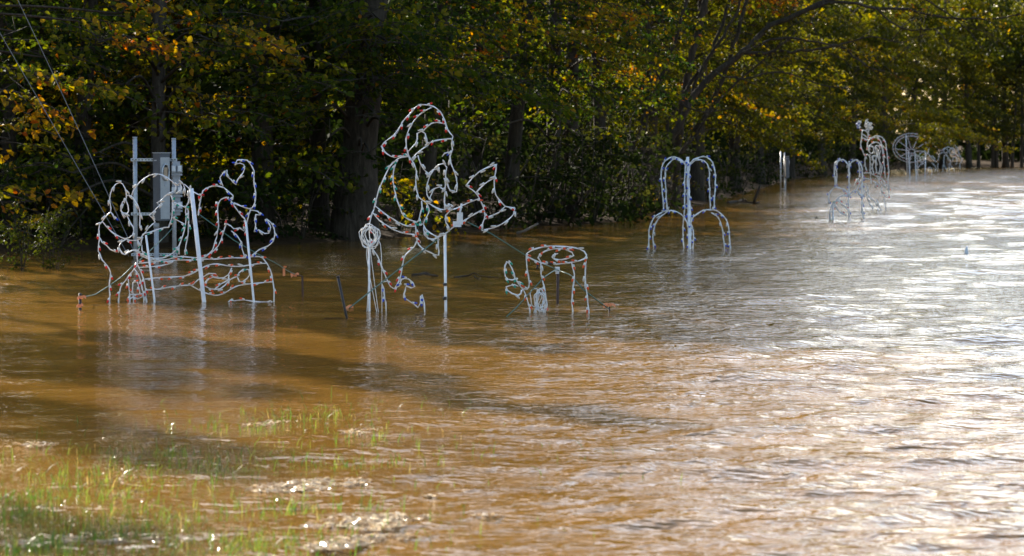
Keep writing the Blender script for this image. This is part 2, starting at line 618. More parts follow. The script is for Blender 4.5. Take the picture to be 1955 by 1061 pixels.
def clump_cloud(rng, n, lo, hi, leaf, tint, nc, cr):
    """leaves gathered in clumps inside an ellipsoid from lo to hi (local)"""
    lo = np.array(lo, float); hi = np.array(hi, float)
    c0 = (lo + hi) / 2; rad = (hi - lo) / 2
    cc = rand_unit(rng, nc) * (rng.random((nc, 1)) ** 0.42) * rad + c0
    ct = tint + rng.normal(size=nc) * 0.12
    k = rng.integers(0, nc, n)
    C = cc[k] + rng.normal(size=(n, 3)) * cr * np.array([1, 1, 0.6])
    A = rng.normal(size=(n, 3)) + np.array([0, 0, -0.4])
    N = np.array([0, 0, 0.6]) + rand_unit(rng, n)
    return C, A, N, leaf * (0.6 + 0.8 * rng.random(n)), np.clip(ct[k] + rng.normal(size=n) * 0.08, 0, 1)


def cat_leaves(parts):
    return [np.concatenate([p[i] for p in parts]) for i in range(5)]


def trunk_mesh(rng, name, H, r0, lean=(0, 0), wob=0.15, n=9, r_top=0.25, flare=0.35):
    mb = MB()
    pts, rs = [], []
    m_ = 16
    ph = rng.random() * 6
    for i in range(m_ + 1):
        t = i / m_
        z = -0.5 + (H + 0.5) * t
        x = lean[0] * t * H + wob * math.sin(2.3 * t * 3 + ph) * t
        y = lean[1] * t * H + wob * math.cos(1.9 * t * 3 + ph) * t
        pts.append((x, y, z))
        rs.append(r0 * ((1 - t) * (1 - r_top) + r_top) * (1 + flare * math.exp(-max(z, 0) * 2.2)) * (1 + 0.05 * rng.normal()))
    mb.tube(pts, rs, n)
    return mb, pts


def at_height(pts, z):
    for a, b_ in zip(pts[:-1], pts[1:]):
        if a[2] <= z <= b_[2]:
            t = (z - a[2]) / (b_[2] - a[2])
            return (a[0] + (b_[0] - a[0]) * t, a[1] + (b_[1] - a[1]) * t, z)
    return pts[-1]


def tree_parts(seed, H=17, r0=0.3, lean=(0, 0), low=(1.0, 6.5), n_low=26, leaf=0.12, tint=0.5, L=(1.6, 3.6),
               crown=(7, 2600, 4.2), hang=None, dens=1.0, front=None, coarse=0.34, tint_sd=0.12):
    """meshes (trunk, limbs, crown) of one tree in local coordinates"""
    rng = np.random.default_rng(seed)
    mb, pts = trunk_mesh(rng, 'trunk', H * 0.92, r0, lean)
    limbs = []
    parts = []
    for k in range(n_low):
        lb = MB(); limbs.append(lb)
        z = low[0] + (low[1] - low[0]) * (k + rng.random()) / max(1, n_low)
        ang = rng.random() * 2 * PI if front is None else front + rng.normal() * 0.9
        l_ = L[0] + (L[1] - L[0]) * rng.random()
        C, A, N, s, T, tw = spray(rng, at_height(pts, z), ang, l_, leaf, tint + tint_sd * rng.normal(), rise=0.10 + 0.15 * rng.random(), droop=0.25 + 0.25 * rng.random(), dens=dens)
        parts.append((C, A, N, s, T))
        lb.tube(tw[0], [0.030 * l_ / 3 * (1 - 0.75 * i / 6) + 0.004 for i in range(7)], 4)
        for q in tw[1:]:
            lb.tube(q, [0.008, 0.006, 0.003], 3, cap=False)
    if crown:
        z0, nlv, rad = crown
        for k in range(9):
            zz = z0 * 0.8 + (H * 0.85 - z0 * 0.8) * k / 9
            a = k * 2.4 + rng.random()
            b0 = np.array(at_height(pts, zz))
            e = b0 + np.array([math.cos(a), math.sin(a), 0.75]) * rad * 0.85
            lb = MB(); limbs.append(lb)
            lb.tube([b0, (b0 + e) / 2 + np.array([0, 0, -0.15]), e], [r0 * 0.28, r0 * 0.17, 0.02], 5)
        top = np.array(at_height(pts, H * 0.9))
        parts.append(clump_cloud(rng, nlv, (top[0] * .8 - rad, top[1] * .8 - rad, z0), (top[0] * .8 + rad, top[1] * .8 + rad, H), coarse, tint, 40, rad * 0.13))
    me_c = leaves_mesh('crown', *cat_leaves(parts)) if parts else None
    return mb.mesh('trunk'), ([q.mesh('limb') for q in limbs] if limbs else None), me_c


TREE_GROUP = 'trees along the flooded edge of the wood'


def place_tree(name, meshes, loc, label, rz=0, sc=1.0, group=TREE_GROUP, leafm='leaf', cat='tree'):
    t, l, c = meshes
    r = empty(name, loc, label, cat, group, rz)
    r.scale = (sc, sc, sc)
    r.rotation_euler = (0.05 * math.sin(rz * 7.1 + loc[0]), 0.06 * math.sin(rz * 3.7 + 1 + loc[0]), rz)
    link('trunk', t, r, M['bark'])
    for q in (l or ()): link('limb', q, r, M['bark'])
    if c: link('crown', c, r, M[leafm])
    return r


def wood_pt(u, v, back=0.0):
    p = G(u, v)
    p.y += back; p.x *= (p.y / (p.y - back)) if back else 1
    p.z = 0.05
    return p


# prototypes
BEECH = [tree_parts(101 + i, H=16 + .8 * i, r0=0.17 + 0.02 * i, low=(0.7, 6.5), n_low=40, leaf=0.14, tint=0.50, L=(1.6, 3.9), crown=(7.0, 2800, 3.3), tint_sd=0.15) for i in range(4)]
LOWB = tree_parts(151, H=17, r0=0.16, low=(0.7, 6.5), n_low=40, leaf=0.14, tint=0.54, L=(1.6, 3.9), crown=(6.5, 2600, 3.0), tint_sd=0.15)
OAK = [tree_parts(201 + i, H=18 + i, r0=0.19, lean=((.05, 0), (-.035, .02), (.11, .03))[i], low=(2.8, 8.0), n_low=50, leaf=0.10, tint=0.46, L=(1.4, 3.4), crown=(7.5, 2200, 3.6), tint_sd=0.17) for i in range(3)]
BARE = [tree_parts(301 + i, H=12 + i, r0=0.17, low=(2.5, 7.5), n_low=16, leaf=0.14, tint=0.42, L=(1.2, 2.8), crown=(7.0, 700, 3.0)) for i in range(3)]
OLIVE = [tree_parts(401 + i, H=15 + i * 1.2, r0=0.26, low=(2.5, 11), n_low=70, leaf=0.15, tint=0.52, L=(2.0, 4.6), crown=(6.0, 3200, 4.4), coarse=0.30) for i in range(3)]
TALL = [tree_parts(501 + i, H=19.5 + 2.2 * i, r0=0.26, n_low=0, crown=(9.5, 1700, 0.62 + 0.12 * i), coarse=0.34) for i in range(3)]

T_ = place_tree
# front trees on the left, under the long leaf sprays
T_('beech_tree', BEECH[0], wood_pt(150, 470, 1.5), 'slim dark trunk behind the grey meter stand with yellow and orange leaf sprays', 0.4)
T_('beech_tree', LOWB, wood_pt(20, 474, 2.0), 'tree at the far left edge with tiers of orange beech leaves', 2.1)
T_('beech_tree', BEECH[2], wood_pt(330, 468, 3.0), 'leafy yellow green tree right behind the meter box', 3.6)
T_('beech_tree', BEECH[3], wood_pt(505, 464, 1.0), 'grey upright trunk behind the wire boots kicked up in the air', 1.2)
T_('beech_tree', BEECH[1], wood_pt(610, 462, 2.5), 'bright green leafed tree between the kicked up boots and the wide dark trunk', 5.0)
big = tree_parts(77, H=19, r0=0.40, lean=(0.13, 0.0), low=(2.0, 7), n_low=30, leaf=0.125, tint=0.42, L=(2.0, 4.2), crown=(7, 2400, 4.2))
T_('leaning_tree', big, G(668, 458), 'widest dark trunk leaning right behind the axe carrying wire figure', 0)
T_('oak_tree', OAK[0], wood_pt(805, 448, 2.0), 'green tree whose leaves hang over the hat of the wire figure with the axe', 0.7)
T_('oak_tree', OAK[1], wood_pt(968, 432, 0.5), 'straight grey brown trunk behind the axe blade with orange tinged leaves', 2.7)
T_('oak_tree', OAK[0], wood_pt(1090, 426, 1.5), 'orange and green leafed tree above the stump outline', 1.9)
T_('oak_tree', OAK[1], wood_pt(1150, 424, 9.0), 'orange leafed tree left of the many stemmed leaning tree', 5.6)
T_('bare_tree', BARE[0], wood_pt(905, 438, 4.5), 'dark tree standing deep behind the axe handle', 0.2)
T_('bare_tree', BARE[2], wood_pt(250, 470, 5.0), 'dim tree deep in the shade left of the meter box', 2.2)
T_('bare_tree', BARE[1], wood_pt(80, 474, 6.5), 'dim tree deep in the shade above the leftmost flooded weeds', 4.9)

# the many-stemmed tree whose limbs reach out over the water
YT = depth(410)
root = empty('arching_tree', G(1225, 410), 'many stemmed tree arching long bare limbs out over the water to the right', 'tree', TREE_GROUP)
org = root.location
STEMS = [
    ([(1185, 425), (1215, 385), (1245, 326), (1295, 240), (1318, 190), (1367, 140), (1417, 100), (1470, 50), (1540, 20), (1640, -25)], 17, 7, 0.0),
    ([(1230, 422), (1222, 340), (1232, 240), (1240, 120), (1236, 0), (1236, -220)], 11, 6, 1.6),
    ([(1290, 408), (1292, 300), (1303, 200), (1323, 100), (1345, 0), (1372, -200)], 16, 10, 2.6),
    ([(1165, 425), (1172, 370), (1200, 300), (1225, 235), (1262, 150), (1300, 40), (1330, -120)], 8, 5, 1.0),
    ([(1205, 424), (1232, 350), (1262, 280), (1290, 200), (1352, 110), (1392, 0), (1420, -120)], 8, 5, .6),
    ([(1150, 428), (1160, 350), (1150, 260), (1165, 160), (1150, 40), (1160, -140)], 7, 5, 2.2),
    ([(1212, 422), (1250, 345), (1320, 270), (1372, 190), (1440, 130), (1520, 60)], 7, 3, 1.2),
    ([(1255, 420), (1275, 330), (1340, 230), (1390, 120), (1420, 20), (1450, -150)], 10, 6, 1.9),
]
LIMBS = [
    ([(1417, 100), (1480, 100), (1544, 97), (1598, 88), (1630, 106), (1657, 127), (1690, 134)], 7, 2, 0.0),
    ([(1405, 108), (1470, 75), (1520, 74), (1562, 81), (1598, 86)], 5, 3, -0.4),
    ([(1540, 20), (1600, 4), (1675, 17), (1720, 15), (1788, 32), (1878, 36), (1960, 28)], 6, 2, 0.0),
    ([(1675, 16), (1700, 40), (1742, 58), (1800, 52)], 4, 1.5, -0.3),
    ([(1367, 140), (1420, 150), (1490, 138), (1560, 160), (1620, 168)], 4, 1.5, -0.6),
    ([(1318, 190), (1345, 120), (1400, 40), (1430, -40)], 6, 4, 0.4),
    ([(1640, -25), (1700, -30), (1780, 5), (1850, 60), (1880, 95)], 5, 1.5, 0.0),
    ([(1598, 88), (1660, 70), (1720, 80), (1770, 64)], 3, 1.2, -0.2),
    ([(1480, 100), (1500, 60), (1530, 40), (1560, 50)], 3, 1.2, 0.3),
    ([(1262, 150), (1225, 110), (1180, 95), (1140, 60)], 4, 2, 0.4),
    ([(1245, 326), (1210, 300), (1170, 310), (1135, 290)], 3, 1, -0.4),
    ([(1303, 200), (1350, 215), (1395, 205), (1440, 225)], 3, 1, -0.8),
]
rngA = np.random.default_rng(900)
AP, tw_ends = [], []
for nm, lst in (('stem', STEMS), ('limb', LIMBS)):
    for pts, a, b_, dy in lst:
        mb = MB()
        w3 = [P(u, v, YT + dy) - org for u, v in pts]
        sp = smooth_path(w3, 0.22)
        sp = [q + Vector(rngA.normal(size=3) * 0.02) for q in sp]
        k_ = YT / FPX * 0.5
        if nm == 'stem': sp[0].z = -0.4
        mb.tube(sp, [(a + (b_ - a) * i / (len(sp) - 1)) * 1.1 * k_ for i in range(len(sp))], 7)
        # side twigs
        for q in range(3, len(sp) - 1, 3):
            d0 = (sp[q] - sp[q - 1]).normalized()
            rd = Vector(rngA.normal(size=3)); rd.y *= 0.6
            d1 = (d0 * 0.8 + rd.normalized() * 0.9 + Vector((0, 0, -0.1))).normalized()
            ln = 0.5 + 1.1 * rngA.random()
            e = sp[q] + d1 * ln + Vector((0, 0, -0.15 * ln))
            mb.tube([sp[q], sp[q] + d1 * ln * 0.5 + Vector((0, 0, 0.05)), e], [0.018, 0.012, 0.005], 4, cap=False)
            tw_ends.append((e, sp[q]))
        link(nm, mb.mesh(nm), root, M['bark'])
lp = []
for e, q in tw_ends:
    if rngA.random() < 0.62:
        d = e - q
        C, A, N, s, T, tw = spray(rngA, q, math.atan2(d.y, d.x), d.length * 1.15, 0.11, 0.56 + 0.13 * rngA.normal(), droop=0.5, dens=0.55)
        lp.append((C, A, N, s, T))
lp.append(clump_cloud(rngA, 2600, (-6, -3, 8), (10, 6, 17), 0.34, 0.5, 40, 0.8))
link('crown', leaves_mesh('crown', *cat_leaves(lp)), root, M['leafyel'])

# right-hand trees: olive crowns hanging to the water's edge
OL = [
    (0, 1235, 402, 3.0, 'olive green tree rising behind the many stemmed leaning tree', 0.5, 1.0),
    (1, 1330, 388, 2.5, 'olive tree right behind the double arch outlines', 2.0, 1.0),
    (2, 1405, 368, 1.5, 'olive tree with low foliage left of the far electric post', 3.1, 0.95),
    (0, 1450, 354, 2.0, 'yellow green tree directly behind the far electric post', 4.0, 1.0),
    (1, 1510, 341, 2.0, 'olive tree right of the far electric post over a brown bank', 0.9, 1.0),
    (2, 1570, 336, 3.0, 'yellow olive tree over the brown bank left of the far arches', 5.2, 1.05),
    (0, 1625, 331, 3.0, 'yellow green tree behind the far figure with the raised tuft', 2.9, 1.1),
    (1, 1680, 327, 4.0, 'drooping yellow green tree between the tufted figure and the wheel', 1.4, 1.15),
    (2, 1735, 324, 3.0, 'drooping yellow tree whose branch hangs in front of the far wheel', 3.7, 1.2),
    (0, 1800, 322, 3.0, 'olive tree behind the farthest small wire figure', 0.1, 1.25),
    (1, 1850, 321, 6.0, 'olive tree right of the farthest small wire figure', 4.6, 1.25),
    (2, 1920, 320, 8.0, 'dark olive tree near the right end of the wood', 2.4, 1.3),
    (0, 1990, 319, 9.0, 'dark olive tree at the right end of the wood', 5.9, 1.3),
]
for k, u, v, back, lab, rz, sc in OL:
    T_('olive_tree', OLIVE[k], wood_pt(u, v, back), lab, rz, sc, leafm='leafyel')
FT = [(1868, 'slender dark trunk just right of the farthest wire figure', 0.2), (1895, 'pair of close dark trunks, the nearer, at the far water edge', 1.9),
      (1903, 'pair of close dark trunks, the thinner, at the far water edge', 2.9), (1932, 'dark trunk at the far water edge near the right border', 3.3), (1950, 'last dark trunk at the right border of the far water edge', 4.1)]
for i, (u, lab, rz) in enumerate(FT):
    T_('far_tree', BARE[i % 3], wood_pt(u, 319.0, -3.0), lab, rz, 1.1, leafm='leafyel')

# taller trees of the same wood
rngT = np.random.default_rng(31)
k = 0
TL_LAB = 'tall tree rising above the wood beyond the top of the picture'
for s0, off, sc in [(50, 9, 1.0), (66, 9, 1.0), (85, 9, 1.0)]:
    p, n = tl_point(s0)
    q = p + n * off
    q.z = 0.2
    T_('tall_tree', TALL[k % 3], q, {50: 'tall tree deep behind the arching tree', 66: 'tall tree deep behind the far electric post', 85: 'tall tree deep behind the smaller arches'}[s0], rngT.random() * 6, sc, group='tall trees rising out of the picture')
    k += 1

NARROW = [(-14.4, 47.6, 14.6, 9.6, .62, 'slim tree left of the picture, the second nearest of its row'), (-15.9, 48.1, 14.0, 10.0, .42, 'slimmest tree left of the picture between two wider ones'),
          (-12.3, 49.2, 12.0, 8.0, .6, 'shortest slim tree just outside the left border of the picture'), (-20.5, 49.5, 18.2, 13.6, .60, 'slim tall tree left of the picture, the middle of its row'),
          (-19.4, 53.0, 16.6, 13.6, .42, 'slim tall tree left of the picture with a small high crown'), (-21.6, 49.4, 19.2, 17.6, .42, 'tallest slim tree left of the picture'),
          (-24.5, 45.5, 16.0, 11.0, .7, 'slim tree farthest left of the picture')]
for i, (x, y, H_, z0, rad, lab) in enumerate(NARROW):
    T_('slim_tree', tree_parts(530 + i, H=H_, r0=0.15, n_low=0, crown=(z0, int(1150 * (H_ - z0) * rad), rad * 1.15), coarse=0.30), Vector((x, y, 0.2)), lab, x, 1.0, group='slim trees left of the picture')
for i, (s0, off) in enumerate([(-42, 3), (-36, 5), (-29, 2), (-23, 4), (-17, 2), (-12, 4.5), (-6.5, 2.0), (-3, 6)]):
    p, n = tl_point(s0)
    q = p + n * off; q.z = 0.2
    lab = {-6.5: 'low crowned tree behind the orange leafed tree at the left border', -3: 'low crowned tree deep behind the leftmost flooded weed',
           }.get(s0, 'low crowned tree in the row left of the picture')
    T_('low_tree', BARE[i % 3], q, lab, i * 1.7, 0.95 if s0 > -5 else 0.62, group='low crowned trees inside the wood' if s0 > -7 else 'low crowned trees left of the picture')

SCREEN = tree_parts(560, H=20, r0=0.28, n_low=0, crown=(6.5, 4200, 3.9), coarse=0.42)
for x, y, lab in [(-10.6, 70, 'tall dense tree deep behind the left border trees'), (-7.6, 66, 'tall dense tree deep behind the grey meter stand'), (-5.2, 73, 'tall dense tree deep behind the kicked up boots'), (-3.4, 64, 'tall dense tree deep behind the widest dark trunk'), (-1.4, 74, 'tall dense tree deep behind the red hat')]:
    T_('tall_tree', SCREEN, Vector((x, y, 0.3)), lab, x * 2.3, 1.0, group='tall trees deep in the wood')

# the shaded inside of the wood, one mass of leaves no one could count
rngD = np.random.default_rng(55)
parts = []
def mass(n, s_rng, o_rng, z_rng, leaf, tint):
    s_ = rngD.uniform(*s_rng, n); o_ = rngD.uniform(*o_rng, n)
    base = [tl_point(a) for a in s_]
    Cx = np.array([p.x + nn.x * o for (p, nn), o in zip(base, o_)])
    Cy = np.array([p.y + nn.y * o for (p, nn), o in zip(base, o_)])
    Cz = z_rng[0] + (z_rng[1] - z_rng[0]) * rngD.random(n) ** 0.9
    C = np.stack([Cx, Cy, Cz], 1)
    parts.append((C, rngD.normal(size=(n, 3)), rand_unit(rngD, n) + np.array([0, -0.5, 0.3]), leaf * (0.6 + 0.8 * rngD.random(n)),
                  np.clip(tint + rngD.normal(size=n) * 0.12, 0, 1)))
mass(26000, (-30, 60), (6, 20), (0.1, 6.0), 0.42, 0.40)
mass(5000, (-30, 90), (16, 30), (3, 8), 0.8, 0.40)
mass(12000, (150, 340), (10, 22), (0.1, 7), 0.9, 0.35)
mass(20000, (55, 150), (5, 22), (0.1, 13), 0.6, 0.42)
mass(26000, (140, 330), (8, 34), (0.1, 19), 1.0, 0.42)
me = leaves_mesh('shaded_wood', *cat_leaves(parts), shape='quad', aspect=0.9)
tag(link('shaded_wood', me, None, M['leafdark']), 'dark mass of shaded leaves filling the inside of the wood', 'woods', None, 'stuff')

# two trees whose long leafy boughs hang in front of the wood at the left
def bough_tree(seed, base, label, boughs, r0, H, leafm='leaf'):
    rng = np.random.default_rng(seed)
    r = empty('boughed_tree', base, label, 'tree', TREE_GROUP)
    mb, pts = trunk_mesh(rng, 'trunk', H, r0, (0, 0))
    link('trunk', mb.mesh('trunk'), r, M['bark'])
    parts = []
    for u, v, Yb, L, ang, tint, n in boughs:
        c = P(u, v, Yb) - base
        tb = MB()
        zz = min(H * .8, max(0.8, c.z - 0.4))
        t0 = Vector(at_height(pts, zz))
        mid = (t0 + c) / 2 + Vector((0, 0, 0.35))
        sp = smooth_path([t0, mid, c], .3)
        tb.tube(sp, [0.035 - 0.02 * i / len(sp) for i in range(len(sp))], 5)
        for k in range(n):
            o = rng.normal(size=3) * np.array([.35, .5, .22])
            C, A, N, s_, T, tw = spray(rng, np.array(c) + o, ang + .5 * rng.normal(), L * rng.uniform(.7, 1.15), .135 if Yb < 100 else .2, tint + .07 * rng.normal(), rise=.05, droop=.28)
            parts.append((C, A, N, s_, T))
            tb.tube([c] + [Vector(q) for q in tw[0]], .009, 4, cap=False)
            for q in tw[1:]: tb.tube(q, [.006, .005, .003], 3, cap=False)
        link('bough', tb.mesh('bough'), r, M['bark'])
    parts.append(clump_cloud(rng, 1700, (-2.5, -2.5, 5.5), (2.5, 2.5, H * 1.05), .34, .5, 30, .5))
    link('crown', leaves_mesh('crown', *cat_leaves(parts)), r, M[leafm])
    return r


bough_tree(71, Vector((-11.2, 49.0, .05)), 'tree at the left border whose orange and yellow boughs reach across the top left corner', [
    (-20, 185, 46.0, 1.6, 0.1, .74, 4), (60, 180, 46.5, 1.3, -.1, .78, 3), (150, 40, 47, 1.6, .1, .80, 3), (230, 25, 47, 1.5, .1, .76, 3), (20, 265, 46.5, 1.4, .2, .72, 3), (-10, 350, 46.5, 1.2, .1, .70, 3),
    (60, 385, 46.5, 1.0, .3, .72, 2), (-10, 440, 46, 1.0, .1, .55, 2), (90, 110, 48, 1.6, .2, .5, 3), (30, 60, 48, 1.6, .2, .5, 3), (-10, 120, 47.5, 1.4, .1, .6, 2)], .17, 12)
bough_tree(72, Vector((-6.4, 51.5, .05)), 'tree with bright yellow green boughs above the grey meter stand', [
    (190, 80, 47.5, 1.4, .0, .60, 3), (260, 90, 48, 1.5, .1, .56, 3), (330, 60, 48, 1.6, .1, .66, 3), (400, 75, 48.5, 1.8, .0, .72, 4), (470, 110, 49, 1.4, -.1, .66, 3), (240, 160, 48.5, 1.4, .2, .60, 3), (300, 215, 48, 1.2, .2, .62, 3),
    (380, 180, 49, 1.4, .0, .5, 3), (140, 330, 48, 1.3, 2.8, .45, 3), (190, 290, 48.5, 1.2, 3.0, .48, 3), (440, 230, 49.5, 1.2, .1, .45, 2), (120, 385, 47.5, 1.0, 2.9, .68, 2)], .16, 15)
bough_tree(73, Vector((-3.0, 55.8, .05)), 'tree with sunlit green boughs between the kicked up boots and the red hat', [
    (560, 90, 51.5, 1.6, 3.0, .55, 3), (610, 150, 52, 1.5, 3.0, .58, 4), (600, 215, 52, 1.3, 3.1, .60, 3), (660, 60, 52, 1.7, .1, .52, 3), (730, 40, 53, 1.7, .1, .55, 3), (760, 120, 53, 1.5, .1, .52, 3), (650, 110, 52, 1.4, .2, .56, 3),
    (540, 40, 51, 1.5, 3.2, .62, 3), (700, 190, 52.5, 1.3, .0, .5, 4), (630, 260, 52.5, 1.0, 3.0, .55, 2), (705, 90, 51.8, 1.5, .1, .5, 6), (735, 150, 51.8, 1.4, .1, .46, 6), (690, 150, 51.6, 1.4, 3.0, .46, 6), (715, 215, 51.7, 1.2, .1, .42, 5), (730, 50, 51.6, 1.5, 3.0, .5, 6), (690, 30, 51.5, 1.5, 3.0, .52, 6), (705, 290, 52, 1.0, .2, .36, 4), (740, 240, 52.6, 1.2, .1, .42, 3), (690, 280, 52.6, 1.0, 3.0, .4, 2)], .18, 18)
bough_tree(74, Vector((1.0, 68.5, .05)), 'tree with dense orange and green boughs above the axe blade', [
    (880, 60, 60, 1.8, 3.0, .55, 3), (930, 40, 60, 1.8, .1, .66, 3), (960, 110, 61, 1.7, 3.0, .70, 4), (1020, 60, 62, 1.8, .1, .64, 4), (1080, 90, 63, 1.8, .1, .68, 4), (1130, 40, 63, 1.8, .1, .72, 3), (1020, 160, 62, 1.5, 3.0, .74, 3), (920, 180, 61, 1.4, 3.0, .62, 3),
    (1090, 180, 63, 1.5, .1, .62, 3), (1170, 120, 64, 1.6, .1, .66, 3), (1200, 45, 64, 1.6, .1, .72, 3), (960, 240, 62, 1.2, 3.0, .60, 2), (1110, 260, 64, 1.3, .1, .5, 2), (850, 130, 60, 1.5, 3.1, .5, 3)], .2, 18)

bough_tree(75, G(1705, 326) + Vector((0, 4, 0)), 'drooping tree whose yellow bough hangs in front of the far wheel', [
    (1752, 235, 158, 4.0, -.2, .66, 5), (1768, 262, 157, 2.4, -.9, .68, 4), (1720, 215, 160, 4.0, .2, .62, 4)], .22, 14, 'leafyel')

# bushes at the water's edge
def bush_parts(seed, leaf, tint, n, h, rad, stems=7):
    rng = np.random.default_rng(seed)
    sb = MB(); pr = []
    for k in range(stems):
        a = rng.random() * 6.28
        e = np.array([math.cos(a) * rad * (0.3 + 0.7 * rng.random()), math.sin(a) * rad * (0.3 + .7 * rng.random()), h * (0.6 + 0.5 * rng.random())])
        b0 = np.array([math.cos(a) * 0.15, math.sin(a) * 0.15, -0.3])
        mid = (b0 + e) / 2 + rng.normal(size=3) * 0.15
        sb.tube([b0, mid, e], [0.022, 0.016, 0.006], 5)
        for q in range(n):
            t = 0.25 + 0.75 * rng.random()
            p = (b0 * (1 - t) ** 2 + 2 * mid * t * (1 - t) + e * t * t)
            C, A, N, s, T, tw = spray(rng, p, rng.random() * 6.28, 0.5 + 0.9 * rng.random(), leaf, tint + 0.12 * rng.normal(), droop=0.3, dens=0.8)
            pr.append((C, A, N, s, T))
            sb.tube(tw[0], [0.007 - 0.0007 * i for i in range(7)], 3, cap=False)
    return sb.mesh('stems'), leaves_mesh('foliage', *cat_leaves(pr))


BUSH = [bush_parts(601, 0.11, 0.45, 5, 1.5, 1.0), bush_parts(602, 0.10, 0.60, 4, 1.2, 1.1), bush_parts(603, 0.09, 0.36, 6, 1.7, 1.2)]
BL = [
    (1, 60, 474, 0.5, 'low bush with yellow orange leaves at the far left water edge', 0.3, 1.1),
    (0, 150, 470, 0.2, 'low bush with orange leaves left of the meter stand', 1.2, 1.0),
    (2, 225, 468, 0.5, 'dark green bush at the water behind the left post of the meter stand', 2.0, 1.0),
    (1, 330, 467, 0.6, 'yellow leafed bush low behind the meter box', 3.0, 1.0),
    (0, 430, 466, 0.6, 'dark bush behind the red legs of the lying wire figure', 4.0, 1.0),
    (2, 560, 463, 0.6, 'dark green bush between the blue boots and the widest trunk', 5.0, 0.9),
    (2, 770, 450, 0.6, 'dark bush behind the beard of the wire figure with the axe', 0.8, 0.9),
    (0, 860, 443, 0.6, 'dark bush behind the axe handle outline', 1.8, 0.9),
    (2, 930, 437, 0.2, 'dark twiggy bush behind the axe blade', 2.8, 1.4),
    (2, 1000, 431, 1.0, 'tall thin leafed bush between the axe blade and the stump outline', 2.2, 1.6),
    (0, 1160, 423, 1.0, 'tall dark bush left of the leaning stems of the arching tree', 3.3, 1.6),
    (0, 1050, 429, 0.4, 'dark bush at the water behind the stump outline', 3.8, 1.5),
    (2, 1110, 426, 0.4, 'twiggy green bush right of the stump outline at the wood edge', 4.8, 1.5),
    (1, 1240, 408, -1.5, 'small green leafy bush just left of the near double arches', 5.4, 0.8),
    (2, 1200, 418, 0.6, 'dark bush under the leaning stems of the arching tree', 0.1, 1.0),
    (0, 1345, 384, 0.5, 'bush seen through the right side of the near double arches', 1.1, 1.2),
    (2, 1400, 369, 0.5, 'dark bush at the wood edge right of the near double arches', 2.1, 1.3),
    (0, 1455, 353, 0.5, 'bush at the foot of the far electric post', 3.1, 1.4),
    (1, 1530, 339, 2.0, 'yellowish bush on the brown bank right of the far electric post', 4.1, 1.5),
    (0, 1600, 333, 3.0, 'dark bush on the brown bank behind the far arches', 5.1, 1.6),
    (2, 1700, 326, 3.0, 'dark bush at the far water edge left of the wheel', 0.6, 2.0),
    (0, 1790, 322, 3.0, 'dark bush at the far water edge behind the wheel', 1.6, 2.0),
]
for k, u, v, back, lab, rz, sc in BL:
    r = empty('bush', wood_pt(u, v, back), lab, 'bush', 'bushes along the water edge', rz)
    r.scale = (sc, sc, sc)
    link('stems', BUSH[k][0], r, M['bark'])
    link('foliage', BUSH[k][1], r, M['leaf' if u < 340 else 'leafdark'])  # most bushes take the leaf copy with shade in its colour

# ------------------------------------------------------------------ wire light figures
def bulb_mesh(colname, L=0.062, r=0.0125):
    mb = MB()
    def lathe(prof, mi):
        n = 6
        vs = [(x, rr_ * math.cos(2 * PI * k / n), rr_ * math.sin(2 * PI * k / n)) for x, rr_ in prof for k in range(n)]
        fs = [(i * n + k, i * n + (k + 1) % n, (i + 1) * n + (k + 1) % n, (i + 1) * n + k) for i in range(len(prof) - 1) for k in range(n)]
        mb.add(vs, fs, mi, True)
    lathe([(-L * .46, r * .55), (-L * .45, r * .9), (-L * .02, r * .95)], 0)
    lathe([(-L * .02, r * .8), (L * .15, r * 1.05), (L * .38, r * .75), (L * .56, r * .12)], 1)
    me = mb.mesh('bulb')
    me.materials.append(M['socket']); me.materials.append(M[colname])
    return me


BULB = {c: bulb_mesh(c) for c in ('clear', 'red', 'orange', 'blue', 'green')}
CROPS = {'L': (130, 230, 430 / 1201), 'A': (180, 320, 200 / 1326), 'B': (180, 440, 200 / 1326), 'C': (360, 290, 200 / 1326), 'D': (360, 440, 200 / 1326),
         'E': (620, 180, 380 / 916), 'S': (930, 440, 270 / 1508), 'R': (1200, 270, 220 / 1015), 'F': (1570, 220, 140 / 707), 'W': (1690, 240, 160 / 1543)}


def parse(s):
    t = s.split()
    out, crop = [], None
    for w_ in t:
        if w_ in CROPS: crop = CROPS[w_]; continue
        a, b_ = w_.split(',')
        out.append((crop[0] + float(a) * crop[2], crop[1] + float(b_) * crop[2]))
    return out


rngF = random.Random(8)


